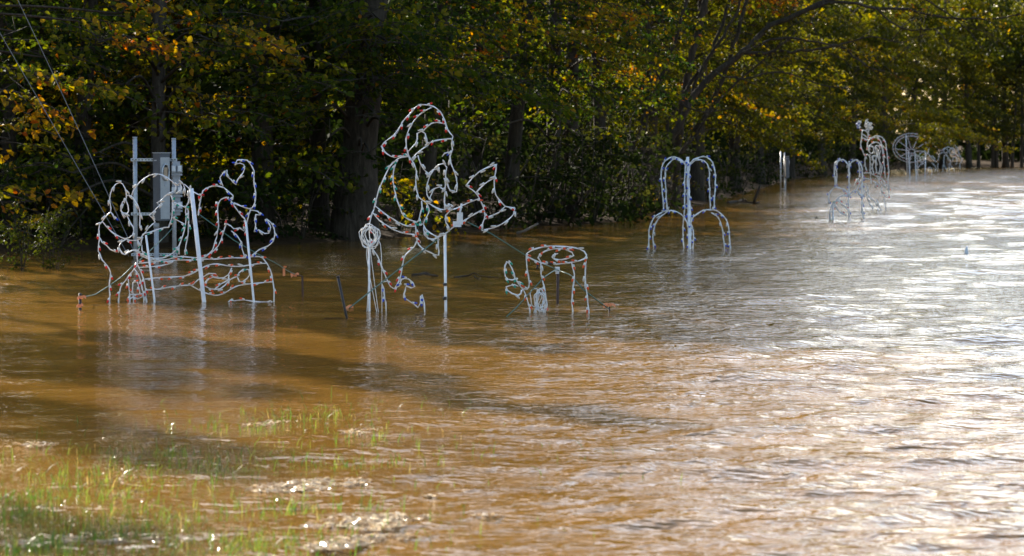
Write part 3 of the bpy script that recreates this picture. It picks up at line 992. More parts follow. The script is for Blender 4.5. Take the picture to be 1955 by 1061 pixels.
def figure(name, label, cat, group, u0, Y, strokes, poles=(), rod=0.0060, spacing=0.085, single=True, rear=0.0, bulb_scale=1.0):
    """strokes: (part, colour, path text, depth offset).  A frame of bent rod standing upright in the water."""
    base = P(u0, 500, Y); base.z = 0
    root = empty(name, base, label, cat, group)
    by = {}
    for st in strokes:
        by.setdefault(st[0], []).append(st)
    for part, lst in by.items():
        mb, cb = MB(), MB()
        placed = []
        for st in lst:
            dy = st[3] if len(st) > 3 else 0.0
            pts = [P(u, v, Y + dy) - base for u, v in parse(st[2])]
            for e, nb in ((0, 1), (-1, -2)):
                if pts[e].z < 0.09:
                    q = pts[e].copy(); q.z = -0.35
                    if e == 0: pts.insert(0, q)
                    else: pts.append(q)
            sp = smooth_path(pts, 0.035)
            mb.tube(sp, rod, 5)
            # the light cord, wound loosely along the rod
            ph = rngF.random() * 6
            cp = []
            for i, q in enumerate(sp):
                a = ph + i * 0.9
                cp.append(q + Vector((math.cos(a) * rod * 1.25 + rngF.gauss(0, .0022), -rod * 1.2 + math.sin(a * .7) * rod * .8, math.sin(a) * rod * 1.25)))
            cb.tube(cp, rod * 0.62, 4)
            acc = spacing * rngF.random()
            for i in range(1, len(sp)):
                acc += (sp[i] - sp[i - 1]).length
                if acc >= spacing and sp[i].z > 0.02:
                    acc = rngF.uniform(-0.2, 0.1) * spacing
                    tg = (sp[i] - sp[i - 1]).normalized()
                    if tg.z > 0 and rngF.random() < 0.7: tg = -tg
                    col_ = st[1] if rngF.random() > 0.06 else 'clear'
                    placed.append((col_, sp[i], tg))
        fo = link(part, mb.mesh(part), root, M['rod'])
        link('light_cord', cb.mesh('light_cord'), fo, M['cord'])
        stuff = None if single else MB()
        for col_, p, tg in placed:
            side = Vector((tg.z, 0, -tg.x)) * rngF.choice((-1, 1))
            d = (tg + side * rngF.uniform(0.15, 0.55) + Vector((0, rngF.uniform(-.4, .2), 0))).normalized()
            q = d.to_track_quat('X', 'Z')
            loc = p + side * rod * 2.6 + Vector((0, -rod * 1.6, 0))
            if single:
                o = link('bulb', BULB[col_], fo)
                o.location = loc
                o.rotation_mode = 'QUATERNION'; o.rotation_quaternion = q
                o.scale = [bulb_scale] * 3
            else:
                stuff.tube([loc - d * 0.035, loc], 0.014, 5, mi=0)
                stuff.tube([loc, loc + d * 0.018, loc + d * 0.04], [0.014, 0.017, 0.004], 5, mi=1 + ['clear', 'red', 'orange', 'blue', 'green'].index(col_))
        if stuff and stuff.v:
            so = link('bulbs', stuff.mesh('bulbs'), fo, [M['socket'], M['clear'], M['red'], M['orange'], M['blue'], M['green']])
            so['kind'] = 'stuff'
    for pl in poles:
        mb = MB()
        pts = [P(u, v, Y + (pl[2] if len(pl) > 2 else .02)) - base for u, v in parse(pl[0])]
        if pts[-1].z < 0.12: pts.append(Vector((pts[-1].x + (pts[-1].x - pts[0].x) * .15, pts[-1].y, -0.4)))
        mb.tube(pts, pl[1], 8)
        po = link('support_pole', mb.mesh('support_pole'), root, M['rod'])
        if len(pl) > 3:
            for (u, v), h in pl[3]:
                c = P(u, v, Y + .02) - base
                bb = MB(); bb.tube([c, c - Vector((0, 0, h))], pl[1] * 1.5, 8)
                link('black_tape', bb.mesh('black_tape'), po, M['black'])
    return root, base


ELF = [
    ('hat', 'red', 'E 262,237 285,212 315,190 340,158 365,118 390,90 415,62 432,50 465,48 500,55 530,80 552,118 565,160 590,193'),
    ('hat', 'red', 'E 262,237 275,262 300,283 320,290 350,284 385,283 398,300'),
    ('hat', 'red', 'E 490,60 455,80 425,105 395,145 378,190 375,235 385,280 398,300'),
    ('hat', 'red', 'E 450,170 470,150 490,135 520,128 555,135'),
    ('hat', 'red', 'E 472,236 490,218 530,208 585,205'),
    ('ear', 'clear', 'E 385,262 405,240 418,225 425,205 425,180 445,170 462,180 470,205 472,235'),
    ('ear', 'clear', 'E 398,300 420,275 450,250 475,234'),
    ('face', 'clear', 'E 590,193 583,225 587,255 577,285 580,312 592,345 605,385 610,425 607,448 588,451 570,432 558,395 556,355'),
    ('face', 'clear', 'E 556,385 557,360 562,335 545,318 522,324 518,345 520,352'),
    ('face', 'blue', 'E 540,286 552,272 570,266 583,272'),
    ('beard', 'clear', 'E 400,300 412,322 421,350 419,400 424,445 432,472 460,494 488,506 515,522 548,531 575,522 590,512'),
    ('beard', 'clear', 'E 428,280 440,318 460,350 476,364 500,346 518,340'),
    ('beard', 'clear', 'E 500,346 484,375 472,412 470,460 480,485 490,462 505,434 530,425 553,440 550,480 553,528'),
    ('beard', 'clear', 'E 552,385 555,415 553,440'),
    ('beard', 'clear', 'E 553,528 565,510 580,508 590,520'),
    ('coat', 'green', 'E 385,285 355,288 325,305 295,340 270,390 250,440 235,490 226,530'),
    ('coat', 'green', 'E 330,305 318,340 315,400 325,460 345,520 362,558 390,578 418,585'),
    ('coat', 'green', 'E 446,490 448,515 440,545 432,582 418,592'),
    ('coat', 'green', 'E 468,500 478,520 476,550 462,575 453,598 436,594'),
    ('coat', 'green', 'E 453,598 465,620 490,640 520,655 545,640'),
    ('coat', 'clear', 'E 455,610 460,645 478,663 500,666 528,655 555,642 575,625'),
    ('coat', 'clear', 'E 420,645 432,690 460,715 490,730 525,740 522,700 520,665'),
    ('belt', 'orange', 'E 228,510 260,535 300,565 340,590 380,604 415,606'),
    ('belt', 'orange', 'E 222,545 250,580 290,605 330,628 370,641 415,645'),
    ('belt', 'orange', 'E 418,585 419,615 420,650'),
    ('trousers', 'red', 'E 226,530 212,570 205,610 207,660 220,710 240,740 262,790 285,850 303,885 320,895'),
    ('trousers', 'red', 'E 420,650 424,672 410,702 370,740 358,790 350,832 335,870 320,895'),
    ('axe_handle', 'orange', 'E 556,560 575,537 620,518 670,495 712,480'),
    ('axe_handle', 'orange', 'E 570,628 600,606 640,580 690,552 730,528'),
    ('axe_handle', 'clear', 'E 556,560 558,590 572,612 570,630'),
    ('axe_head', 'clear', 'E 650,420 670,395 710,358 750,335 790,322'),
    ('axe_head', 'red', 'E 790,322 785,360 780,420 787,462 810,495 830,515 875,522'),
    ('axe_head', 'clear', 'E 875,522 870,550 845,575 800,605 760,618 722,625'),
    ('axe_head', 'red', 'E 650,420 695,452 712,480 730,520 738,560 728,590 722,625'),
    ('axe_head', 'clear', 'E 695,452 715,430 745,405 785,383'),
    ('axe_head', 'clear', 'E 735,572 760,560 800,545 830,515'),
    ('boot', 'blue', 'E 285,860 260,865 272,892 275,930 282,992'),
    ('boot', 'blue', 'E 320,895 345,880 352,850 385,850 405,865 415,885 400,890 375,880 370,900 362,935 385,950 410,965 430,980 440,960 440,930 447,922 458,960 460,998'),
]
YE = depth(595)
elf, elf_o = figure('axe_figure', 'white wire figure in a red lit hat holding a large axe', 'light figure', None, 765, YE, ELF,
                    [('E 203,700 206,998', 0.012), ('E 553,643 557,1002', 0.015, .03, [((849.5, 540), .03), ((849, 566), .035)])], spacing=0.095)
# connector box on the axe handle
bb = MB(); c = P(878, 417, YE - .03) - elf_o
bb.box(c, (0.06, 0.05, 0.13), 0.2, bevel=.008); bb.box(c + Vector((-.03, -.01, -.06)), (0.09, 0.05, 0.06), 0, bevel=.008)
bb.tube([c + Vector((0, 0, .06)), c + Vector((.02, 0, .16))], .012, 6)
link('plug_box', bb.mesh('plug_box'), elf, M['whitep'])


def coil(name, parent, base, ctr, r, h, Y, n, seed, tails=3):
    rg = random.Random(seed)
    mb = MB()
    c = P(*ctr, Y) - base
    for k in range(n):
        pts = []
        ph = rg.random() * 6; sx = r * rg.uniform(.5, 1.15); sz = h * rg.uniform(.55, 1.1); ox, oz = rg.gauss(0, r * .25), rg.gauss(0, h * .15)
        for i in range(15):
            a = ph + 2 * PI * i / 14
            pts.append(c + Vector((ox + sx * math.cos(a) * (1 + .2 * math.sin(3 * a + ph)), -.03 + rg.gauss(0, .015), oz + sz * math.sin(a))))
        mb.tube(smooth_path(pts, .03), .0055, 4)
    for k in range(tails):
        x = rg.gauss(0, r * .5)
        pts = [c + Vector((x, -.03, -h * .3)), c + Vector((x * 1.6 + rg.gauss(0, .04), -.04, -h * 1.4)), Vector((c.x + x * 1.2 + rg.gauss(0, .05), c.y - .03, -.1))]
        mb.tube(smooth_path(pts, .04), .005, 4)
    return link(name, mb.mesh(name), parent, M['cord'])


coil('coiled_cord', elf, elf_o, (707, 452), 0.085, 0.13, YE, 9, 3, 4)

LYING = [
    ('head', 'clear', 'A 205,560 210,520 200,440 197,390 205,330 230,260 270,210 320,188 360,205 390,260 405,310 408,370 398,405'),
    ('head', 'clear', 'A 395,405 360,430 340,480 340,540 360,570 420,578 433,545 425,480 402,410'),
    ('head', 'clear', 'A 400,585 430,640 460,700 495,750 500,800 485,850 440,885 395,900'),
    ('head', 'clear', 'A 345,560 360,605 380,640'),
    ('head', 'clear', 'A 408,355 440,345 475,360 520,420 555,480 575,560 580,620 575,760'),
    ('head', 'clear', 'A 475,350 490,300 530,240 580,180 640,130 700,95 770,80 850,88 920,120 980,170 1030,220 1035,270 1020,310'),
    ('hat', 'clear', 'A 205,560 170,590 130,640 100,680'),
    ('hat', 'red', 'A 100,680 65,720 58,780 65,870 55,960 50,1060 B 70,290 100,370 160,440 205,530 205,590 190,690 195,880'),
    ('hat', 'blue', 'A 205,560 235,590 265,650'),
    ('hat', 'red', 'A 100,680 150,740 210,800 290,855 380,900 450,922 530,918'),
    ('beard', 'clear', 'A 530,918 580,905 610,860 640,830 680,770 740,710 770,690 740,640 695,600 750,560 790,510 830,470 790,445 850,410 890,370 950,320 1000,300'),
    ('hat', 'red', 'A 65,880 100,940 160,990 B 200,240 270,270 315,265'),
    ('hand', 'clear', 'A 395,905 340,940 315,990 B 312,190 325,240 360,290 390,300 420,275 480,250 550,248'),
    ('coat', 'green', 'A 610,850 640,830 700,815 800,780 880,760 945,755 965,690 985,600 990,450 985,370 960,330'),
    ('coat', 'green', 'A 990,430 1050,450 1110,480 1160,510 1155,560 1165,640 1150,740 1120,860 1080,980 B 1075,200 1070,300'),
    ('coat', 'green', 'A 1180,500 1190,600 1195,700 1185,850 1165,950 1150,1060 B 1155,310'),
    ('coat', 'green', 'A 990,630 1060,670 1140,710'),
    ('coat', 'clear', 'A 1160,500 1195,440 1212,330 1200,260 1150,215 1090,195 1040,220'),
    ('coat', 'clear', 'A 1130,215 1150,290 1140,360'),
    ('coat', 'clear', 'A 1090,200 1105,260 1080,315'),
    ('coat', 'clear', 'A 1200,260 1205,320 1190,380'),
    ('coat', 'green', 'A 610,870 590,930 592,985 B 600,180 605,250 625,295 670,335'),
    ('coat', 'clear', 'A 550,915 575,960 B 573,200 555,260 600,320 660,350 760,365'),
    ('coat', 'green', 'B 670,335 760,350 860,345 940,315 1000,280 1040,240 1075,190'),
    ('coat', 'green', 'B 760,365 900,370 1040,335 1110,325 1200,335 1310,345'),
    ('hand', 'red', 'B 550,250 545,340 540,440 505,485 440,570 390,640 345,690 320,770 310,880'),
    ('hand', 'red', 'B 540,430 590,520 620,600 640,700 655,870'),
    ('hand', 'orange', 'B 430,610 436,700 446,790 452,880'),
    ('hand', 'red', 'B 505,485 555,550 585,630 605,720 625,870'),
    ('hand', 'orange', 'B 497,875 486,760 490,665 515,630 545,650 570,740 577,805'),
    ('hand', 'orange', 'B 450,862 550,866 660,858'),
    ('hand', 'orange', 'B 450,805 530,808 610,800'),
    ('log', 'orange', 'B 570,410 700,400 850,390 1000,380 1150,372 D -30,372 160,365 400,355 580,345 730,340 800,332 900,330 945,352 990,410 1030,490 1060,600 1080,720 1080,860 1080,935'),
    ('log', 'orange', 'B 570,465 700,460 850,440 950,420 1000,392'),
    ('log', 'orange', 'B 640,615 800,595 1000,585 1150,575 1230,540 D 0,565 100,510 180,470 280,430 370,420 480,445 580,455 700,445 850,425 985,412'),
    ('log', 'orange', 'B 660,755 800,740 1000,710 1150,690 1220,690 D 30,695 120,745 200,780 290,810 370,820 440,800 520,750 600,705 700,685 850,665 1060,650'),
    ('log', 'orange', 'D 40,690 60,680 120,620 180,590 260,545 335,545 380,588 310,582 250,610 205,660'),
    ('log', 'orange', 'D 340,550 305,590 380,605 450,595 500,560 525,520 545,470'),
    ('log', 'orange', 'D 190,690 250,725 330,745 360,720 420,670 500,620 510,560'),
    ('log', 'orange', 'D 330,745 400,735 460,690 520,625 580,595 620,580'),
    ('log', 'green', 'D 620,590 640,530 690,490 760,490 772,560 740,610 690,650 645,645 620,590'),
    ('log', 'orange', 'D 495,910 580,890 680,880 850,895 980,910 1080,915'),
    ('leg', 'red', 'C 60,500 160,555'),
    ('leg', 'red', 'C 120,800 140,680 163,555 180,490 220,460 300,435 380,430 440,445'),
    ('boot', 'blue', 'C 440,445 510,500 565,550 550,600 538,610'),
    ('boot', 'blue', 'C 438,430 415,380 400,320 440,260 485,225 480,300 540,350 600,410 620,350 690,260 710,210 700,160 650,140 590,155 615,100 680,95 740,105 780,150 830,240 825,330 830,420 850,510 840,640 800,710 770,722 700,700 630,665 570,640'),
    ('leg', 'red', 'C 360,1060 380,900 370,770 370,660 410,600 480,575 540,620 620,740 680,820 730,880 742,1060'),
    ('leg', 'red', 'C 360,1060 D 340,130 300,250 200,330 150,352'),
    ('leg', 'red', 'C 425,1060 455,980 485,905 530,930 570,970 650,965 700,1000 720,950 735,890'),
    ('leg', 'red', 'C 425,1060 D 420,90 370,200 290,280 170,352'),
    ('boot', 'blue', 'C 545,1000 600,1040 D 620,70 660,140 680,240 720,335'),
    ('boot', 'blue', 'C 785,725 760,800 740,890'),
    ('boot', 'blue', 'C 790,735 880,750 910,795 850,790 835,860 850,930 835,1010 890,985 960,1030 1010,1030 1040,950 1000,870 985,845 1040,890 1085,980 1097,1060 D 1095,40 1070,130 1000,200 900,240 830,290 780,332'),
]
YL = depth(577)
lying, lying_o = figure('log_figure', 'white wire figure lying over a log outline with blue boots kicked up', 'light figure', None, 355, YL, LYING,
                        [('L 657,362 725,968', 0.024, -.03), ('L 948,540 992,982', 0.013, -.03), ('L 415,610 460,950', 0.012, -.03, [((294.5, 570), .03)])], spacing=0.098)

STUMP = [
    ('rim', 'orange', 'S 650,353 575,342 490,312 430,275 428,240 480,205 560,182 650,170 742,166 850,172 950,190 1035,220 1062,258 1040,295 980,322 880,345 780,354 705,357'),
    ('growth_ring', 'orange', 'S 575,340 548,290 560,250 620,215 720,195 830,200 905,230 920,265 880,290 800,312 720,302 690,280 705,258 752,246'),
    ('bark_edge', 'orange', 'S 418,265 425,400 440,500 450,560 445,605 425,628 395,618'),
    ('bark_edge', 'orange', 'S 575,340 570,400 575,470 595,550 615,620 620,720 612,800 620,885'),
    ('bark_edge', 'orange', 'S 900,330 910,390 930,470 925,560 910,640 905,720 900,760 915,850 912,915'),
    ('bark_edge', 'orange', 'S 1060,260 1055,330 1045,420 1050,560 1065,680 1075,790 1088,895'),
    ('leaf_sprout', 'green', 'S 395,618 350,570 300,520 290,460 265,400 235,350 210,330 190,370 185,430 195,490 225,520 270,525 300,512'),
    ('leaf_sprout', 'green', 'S 325,592 290,575 240,590 203,602 220,640 270,670 330,690 358,670 366,630'),
    ('leaf_sprout', 'orange', 'S 300,520 350,590 390,640 420,710 440,790 455,875'),
]
YS = depth(599)
stump, stump_o = figure('stump_figure', 'white wire tree stump outline with orange bulbs and a spiral top', 'light figure', None, 1063, YS, STUMP, spacing=0.085)
coil('coiled_cord', stump, stump_o, (1031, 572), 0.055, 0.14, YS, 9, 5, 5)
mb = MB(); mb.tube([P(1047, 503, YS - .01) - stump_o, P(1054, 503.5, YS - .012) - stump_o], .013, 6); mb.tube([P(1027, 505, YS - .02) - stump_o, P(1025, 514, YS - .02) - stump_o], .012, 6)
link('black_tape', mb.mesh('black_tape'), stump, M['black'])

ARCH = []
for part, dy, ss in (('upper_arch', 0, ['R 310,602 298,450 288,320 290,240 315,180 365,140 420,140 470,165 500,210 495,300 495,450 495,602', 'R 525,602 530,400 530,250 560,170 620,140 680,135 725,165 755,230 765,320 760,450 752,602']),
                     ('upper_arch', .35, ['R 338,602 330,450 322,300 330,230 360,185 405,155 450,165 490,195 512,230', 'R 550,200 590,165 640,160 690,195 710,250 712,350 715,450 720,592']),
                     ('lower_arch', 0, ['R 180,955 178,830 190,740 230,665 290,625 350,608 400,610 460,640 510,700 520,760', 'R 545,720 575,660 640,615 700,600 770,608 830,650 870,710 885,790 895,952']),
                     ('lower_arch', .35, ['R 222,955 215,850 225,760 270,670 320,635 350,612', 'R 730,625 770,650 810,710 830,800 845,952']),
                     ('lower_arch', .1, ['R 495,602 482,700 480,830 488,962', 'R 535,700 570,790 568,950']),
                     ('centre_post', .05, ['R 512,140 518,400 528,700 533,952', 'R 526,145 532,400 548,640 552,740 545,950'])):
    for s in ss: ARCH.append((part, 'blue', s, dy))
figure('arch_figure', 'larger white wire double arch outline with blue bulbs standing in the water', 'light figure', 'wire double arches', 1315, depth(475), ARCH,
       [('R 520,135 538,955', 0.026, .03)], spacing=0.16, rod=0.0095, bulb_scale=1.15)

FAR_ARCH = [('upper_arch', 'blue', s, dy) for s, dy in (
    ('F 125,692 120,600 115,500 130,450 175,428 220,440 250,490 258,600 255,700', 0), ('F 135,692 138,560 128,500 150,445 185,425', .5),
    ('F 260,500 280,450 320,430 355,445 375,480 385,560 380,700', 0), ('F 362,600 358,520 350,450', .5))]
FAR_ARCH += [('lower_arch', 'blue', s, dy) for s, dy in (
    ('F 60,850 60,790 80,730 130,695 180,705 230,730 255,790', 0), ('F 260,770 300,730 330,725 360,760 385,780 380,900 402,1012', 0))]
FAR_ARCH += [('centre_post', 'blue', 'F 258,440 258,700 250,850 258,1012', 0), ('side_post', 'blue', 'F 385,560 380,800 378,945', .3)]
figure('arch_figure', 'smaller blurred wire double arch outline near the tufted figure', 'light figure', 'wire double arches', 1620, depth(419), FAR_ARCH, spacing=0.2, rod=0.015, single=False)
figure('curved_frame', 'low curved wire outline in front of the smaller double arches', 'light figure', None, 1590, depth(421),
       [('curved_edge', 'green', 'F 70,1022 72,940 90,870 112,850'), ('curved_edge', 'red', 'F 112,850 150,800 200,775 240,770'), ('strip', 'red', 'F 145,800 180,850 240,905'), ('strip', 'red', 'F 110,850 140,900 180,940 230,965')],
       [('F 100,850 103,1020', .02)], spacing=0.2, rod=0.014, single=False)

TUFT = [
    ('hood', 'red', 'F 430,330 435,270 460,225 510,200 560,205 600,240 615,300 625,390 635,480 640,560 630,650 640,710 635,780 610,785 580,750 565,690'),
    ('hood', 'red', 'F 440,340 450,300 490,265 530,260 565,290 580,350 590,430 600,520 605,600'),
    ('hood', 'red', 'F 470,218 540,220 575,290 590,360 605,410'),
    ('raised_arm', 'red', 'F 435,235 440,180 410,145 385,150 380,215 370,280 390,350 410,390 435,370'),
    ('raised_arm', 'red', 'F 380,180 405,190 430,212'), ('raised_arm', 'red', 'F 378,215 405,222 432,240'),
    ('beard', 'clear', 'F 440,380 460,410 460,500 465,600 475,660'), ('beard', 'clear', 'F 480,390 492,450 480,500 497,560'),
    ('beard', 'clear', 'F 510,300 522,380 515,480 527,560'), ('beard', 'clear', 'F 540,330 535,400 560,480 540,570'),
    ('beard', 'clear', 'F 415,400 410,470 432,545'), ('beard', 'clear', 'F 560,340 545,420 575,500 560,590'),
    ('face', 'clear', 'F 445,330 460,295 485,300 497,335 480,365 455,360 445,330'), ('face', 'clear', 'F 505,320 520,290 545,300 555,330'), ('face', 'clear', 'F 480,400 500,385 520,400 515,430 490,435 480,400'),
    ('coat', 'red', 'F 400,555 450,555 500,575 540,615 560,680'), ('coat', 'red', 'F 390,600 440,612 500,640 550,685'), ('coat', 'red', 'F 520,580 560,600 600,640 620,690'),
    ('coat', 'red', 'F 310,680 320,640 350,605 345,680 330,720'), ('coat', 'red', 'F 345,690 365,640 380,610'), ('coat', 'clear', 'F 330,720 355,770 380,775 400,740 385,690'),
    ('leg', 'clear', 'F 385,650 430,680 440,740 428,780 455,850 490,890'), ('leg', 'clear', 'F 400,720 440,770 480,810 520,850 565,920'),
    ('leg', 'clear', 'F 520,810 540,850 545,895'), ('leg', 'clear', 'F 590,790 600,850 612,915'), ('leg', 'clear', 'F 568,690 570,780'),
    ('coat', 'green', 'F 545,600 575,650 590,690'), ('coat', 'clear', 'F 630,650 640,740 638,700'),
]
for i in range(9):
    a = i * 2.4
    cx, cy = 440 + 34 * math.cos(a) * (i / 9) ** .5, 105 + 52 * math.sin(a) * (i / 9) ** .5
    TUFT.append(('white_tuft', 'clear', 'F ' + ' '.join('%.0f,%.0f' % (cx + 13 * math.cos(t), cy + 15 * math.sin(t)) for t in (0, 1.3, 2.6, 3.9, 5.2, 6.28))))
    cx, cy = 350 + 20 * math.cos(a) * (i / 9) ** .5, 88 + 52 * math.sin(a) * (i / 9) ** .5
    if i < 6: TUFT.append(('dark_tuft', 'blue', 'F ' + ' '.join('%.0f,%.0f' % (cx + 11 * math.cos(t), cy + 13 * math.sin(t)) for t in (0, 1.6, 3.1, 4.7, 6.28))))
YU = depth(405)
figure('tufted_figure', 'far wire figure in a red outlined hood raising an arm with a white tuft', 'light figure', None, 1670, YU, TUFT,
       [('F 535,895 538,962', .02), ('F 560,950 562,1012', .02), ('F 512,640 512,700', .02)], spacing=0.2, rod=0.0115, single=False)

def ell(cx, cy, rx, ry, a0=0, a1=360, n=24):
    return 'W ' + ' '.join('%.0f,%.0f' % (cx + rx * math.cos(math.radians(a0 + (a1 - a0) * i / n)), cy + ry * math.sin(math.radians(a0 + (a1 - a0) * i / n))) for i in range(n + 1))
WH = [('rim', 'red', ell(475, 405, 332, 265)), ('rim', 'red', ell(480, 400, 292, 170 + 45, 90, 400)),
      ('hub', 'red', ell(490, 470, 60, 40, 0, 360, 12))]
for a in range(0, 360, 40):
    WH.append(('spoke', 'red', 'W %.0f,%.0f %.0f,%.0f' % (490 + 55 * math.cos(math.radians(a + 15)), 455 + 38 * math.sin(math.radians(a + 15)), 478 + 300 * math.cos(math.radians(a + 15)), 403 + 230 * math.sin(math.radians(a + 15)))))
WH += [('stand', 'clear', 'W 455,985 455,620 480,550 540,540 592,600 592,905')]
YW = depth(343)
figure('wheel_figure', 'far spoked wire wheel outline on poles, half hidden by a yellow branch', 'light figure', None, 1740, YW, WH,
       [('W 382,170 405,925', .03), ('W 430,460 450,985', .03), ('W 545,460 575,1005', .03)], spacing=0.2, rod=0.015, single=False)
figure('crouched_figure', 'far wire figure with red bulbs bent over right of the wheel', 'light figure', None, 1768, depth(338),
       [('body', 'red', 'W 650,500 620,580 700,690 640,720 590,830 612,920 700,930 740,850 740,780'), ('body', 'red', 'W 640,500 700,480 745,470'),
        ('arm', 'clear', 'W 780,490 840,570 900,630 925,672'), ('arm', 'clear', 'W 830,570 880,560 930,660'), ('leg', 'clear', 'W 850,680 900,720 930,780 910,850'),
        ('leg', 'red', 'W 770,810 820,760 860,820 850,910'), ('head', 'clear', 'W 690,560 705,630 685,700 640,640 660,570 690,560'), ('body', 'red', 'W 700,930 780,860 800,780')],
       [('W 742,480 735,985', .03)], spacing=0.2, rod=0.014, single=False)
figure('round_figure', 'farthest wire figure with a round red outlined hood', 'light figure', None, 1808, depth(327),
       [('hood', 'red', 'W 1020,460 1040,390 1100,330 1180,315 1260,340 1330,420 1360,520 1390,580 1410,640 1390,690'), ('hood', 'red', 'W 1040,470 1080,420 1150,390 1220,420 1290,520 1360,560'),
        ('body', 'red', 'W 975,640 985,560 1010,510 1065,490'), ('body', 'clear', 'W 1080,740 1080,600 1110,530 1150,570 1160,650'), ('face', 'clear', ell(1230, 470, 50, 60, 0, 360, 12)),
        ('face', 'clear', ell(1115, 460, 40, 45, 0, 360, 12)), ('body', 'clear', 'W 1240,660 1250,590 1300,580 1325,640 1300,720'), ('leg', 'clear', 'W 960,820 970,690'),
        ('leg', 'green', 'W 1060,820 1070,720 1125,800'), ('leg', 'clear', 'W 1180,820 1180,700 1230,760 1270,835'), ('body', 'clear', 'W 1370,690 1380,800'), ('body', 'clear', 'W 1150,570 1200,640 1190,720')],
       spacing=0.25, rod=0.017, single=False)


# ------------------------------------------------------------------ electric stands
M['shadedbox'] = simple_mat('grey_enamel_shaded', (0.085, 0.09, 0.10), 0.45, 0.1, 0.12, 7)  # box body darkened, the shade of its side face put into the colour
M['grey'] = simple_mat('grey_enamel_lit', (0.40, 0.40, 0.39), 0.42, 0.1, 0.10, 7)  # box cover lightened, the open sky's light put into the colour
SLOT = [None, 0]


def electric_stand(base, label, k=1.0, rz=0.0, sx=1.0):
    r = empty('electric_stand', base, label, 'electric stand', 'electric stands in the flood', rz)
    def post(x, h):
        mb = MB(); mb.tube([(x, 0, -.5), (x, 0, h)], .034, 12)
        p = link('post', mb.mesh('post'), r, M['galv'])
        cb = MB(); cb.tube([(x, 0, h + .001), (x, 0, h + .02)], .037, 12); link('post_cap', cb.mesh('post_cap'), p, M['galv'])
    post(-.31 * sx, 1.93); post(.31 * sx, 1.91)
    for z in (2.14 * .99 - .0, .72, .07):
        zz = {2.14 * .99: 1.585}.get(z, z)
        mb = MB()
        y0 = -.055
        mb.box((0, y0 - .017, zz), (.74 * sx, .004, .041)); mb.box((0, y0, zz + .021), (.74 * sx, .036, .003)); mb.box((0, y0, zz - .021), (.74 * sx, .036, .003))
        so = link('strut', mb.mesh('strut'), r, M['galv'])
        for i in range(14):
            if SLOT[0] is None or SLOT[1] != sx:
                nb = MB(); nb.box((0, 0, 0), (.026 * sx, .003, .014)); SLOT[0], SLOT[1] = nb.mesh('strut_slot'), sx
            link('strut_slot', SLOT[0], so, M['black']).location = (-.34 * sx + i * .052 * sx, y0 - .0205, zz)
        nb = MB()
        for x in (-.31 * sx, .31 * sx): nb.tube([(x, y0 - .02, zz), (x, y0 - .032, zz)], .013, 6)
        link('bolt', nb.mesh('bolt'), so, M['galv'])
    ang = math.radians(48)
    bc = Vector((.135 * sx, -.20, 1.155))
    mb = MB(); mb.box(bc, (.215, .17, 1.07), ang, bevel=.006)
    bx = link('meter_box', mb.mesh('meter_box'), r, M['shadedbox'])
    fr = Vector((math.sin(ang), -math.cos(ang), 0)); sdv = Vector((math.cos(ang), math.sin(ang), 0))
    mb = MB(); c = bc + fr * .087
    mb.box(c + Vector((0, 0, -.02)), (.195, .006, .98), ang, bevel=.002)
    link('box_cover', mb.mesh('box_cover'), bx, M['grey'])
    c = bc + fr * .091 + Vector((0, 0, .235))
    mb = MB(); ring = [c + sdv * (.07 * math.cos(t)) + Vector((0, 0, .125 * math.sin(t))) + fr * .012 for t in [2 * PI * i / 20 for i in range(21)]]
    mb.tube(ring, .014, 6, cap=False); link('meter_ring', mb.mesh('meter_ring'), bx, M['galv'])
    mb = MB(); n = 20
    mb.add([c + sdv * (.066 * math.cos(2 * PI * i / n)) + Vector((0, 0, .12 * math.sin(2 * PI * i / n))) + fr * .004 for i in range(n)], [tuple(range(n))])
    link('meter_opening', mb.mesh('meter_opening'), bx, M['black'])
    mb = MB(); mb.box(c + fr * .010 + Vector((0, 0, -.01)), (.075, .004, .17), ang); link('meter_plate', mb.mesh('meter_plate'), bx, M['cardboard'])
    mb = MB(); mb.box(c + Vector((0, 0, -.19)), (.045, .012, .07), ang, bevel=.004); link('latch', mb.mesh('latch'), bx, M['greyd'])
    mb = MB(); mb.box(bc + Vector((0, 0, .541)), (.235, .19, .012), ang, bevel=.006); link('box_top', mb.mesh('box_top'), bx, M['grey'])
    mb = MB(); mb.box(bc - sdv * .109 + Vector((0, 0, .42)) + fr * -.02, (.004, .06, .016), ang); link('maker_plate', mb.mesh('maker_plate'), bx, M['galv'])
    mb = MB(); mb.tube([(bc.x - .09, bc.y + .03, -.5), (bc.x - .09, bc.y + .03, .58)], .039, 12)
    cp = link('conduit', mb.mesh('conduit'), r, M['greyd'])
    mb = MB(); mb.tube([(bc.x - .09, bc.y + .03, .50), (bc.x - .09, bc.y + .03, .575)], .047, 12); link('conduit_collar', mb.mesh('conduit_collar'), cp, M['greyd'])
    mb = MB(); mb.box((.36 * sx, -.10, 1.13), (.12, .03, .86), 0, bevel=.005); link('mounting_plate', mb.mesh('mounting_plate'), r, M['greyd'])
    for z in (1.44, 1.10, .86):
        for x in (.325, .42):
            mb = MB(); mb.box((x * sx, -.14, z), (.075, .055, .115), 0, bevel=.008)
            ob = link('outlet_box', mb.mesh('outlet_box'), r, M['greyd'])
            mb = MB(); mb.box((x * sx, -.174, z + .005), (.060, .014, .085), 0, bevel=.006); link('outlet_cover', mb.mesh('outlet_cover'), ob, M['whitep'])
        mb = MB(); mb.box((.37 * sx, -.125, z - .09), (.17, .05, .03), 0, bevel=.005); link('box_rail', mb.mesh('box_rail'), r, M['greyd'])
    r.scale = (k, k, k)
    return r


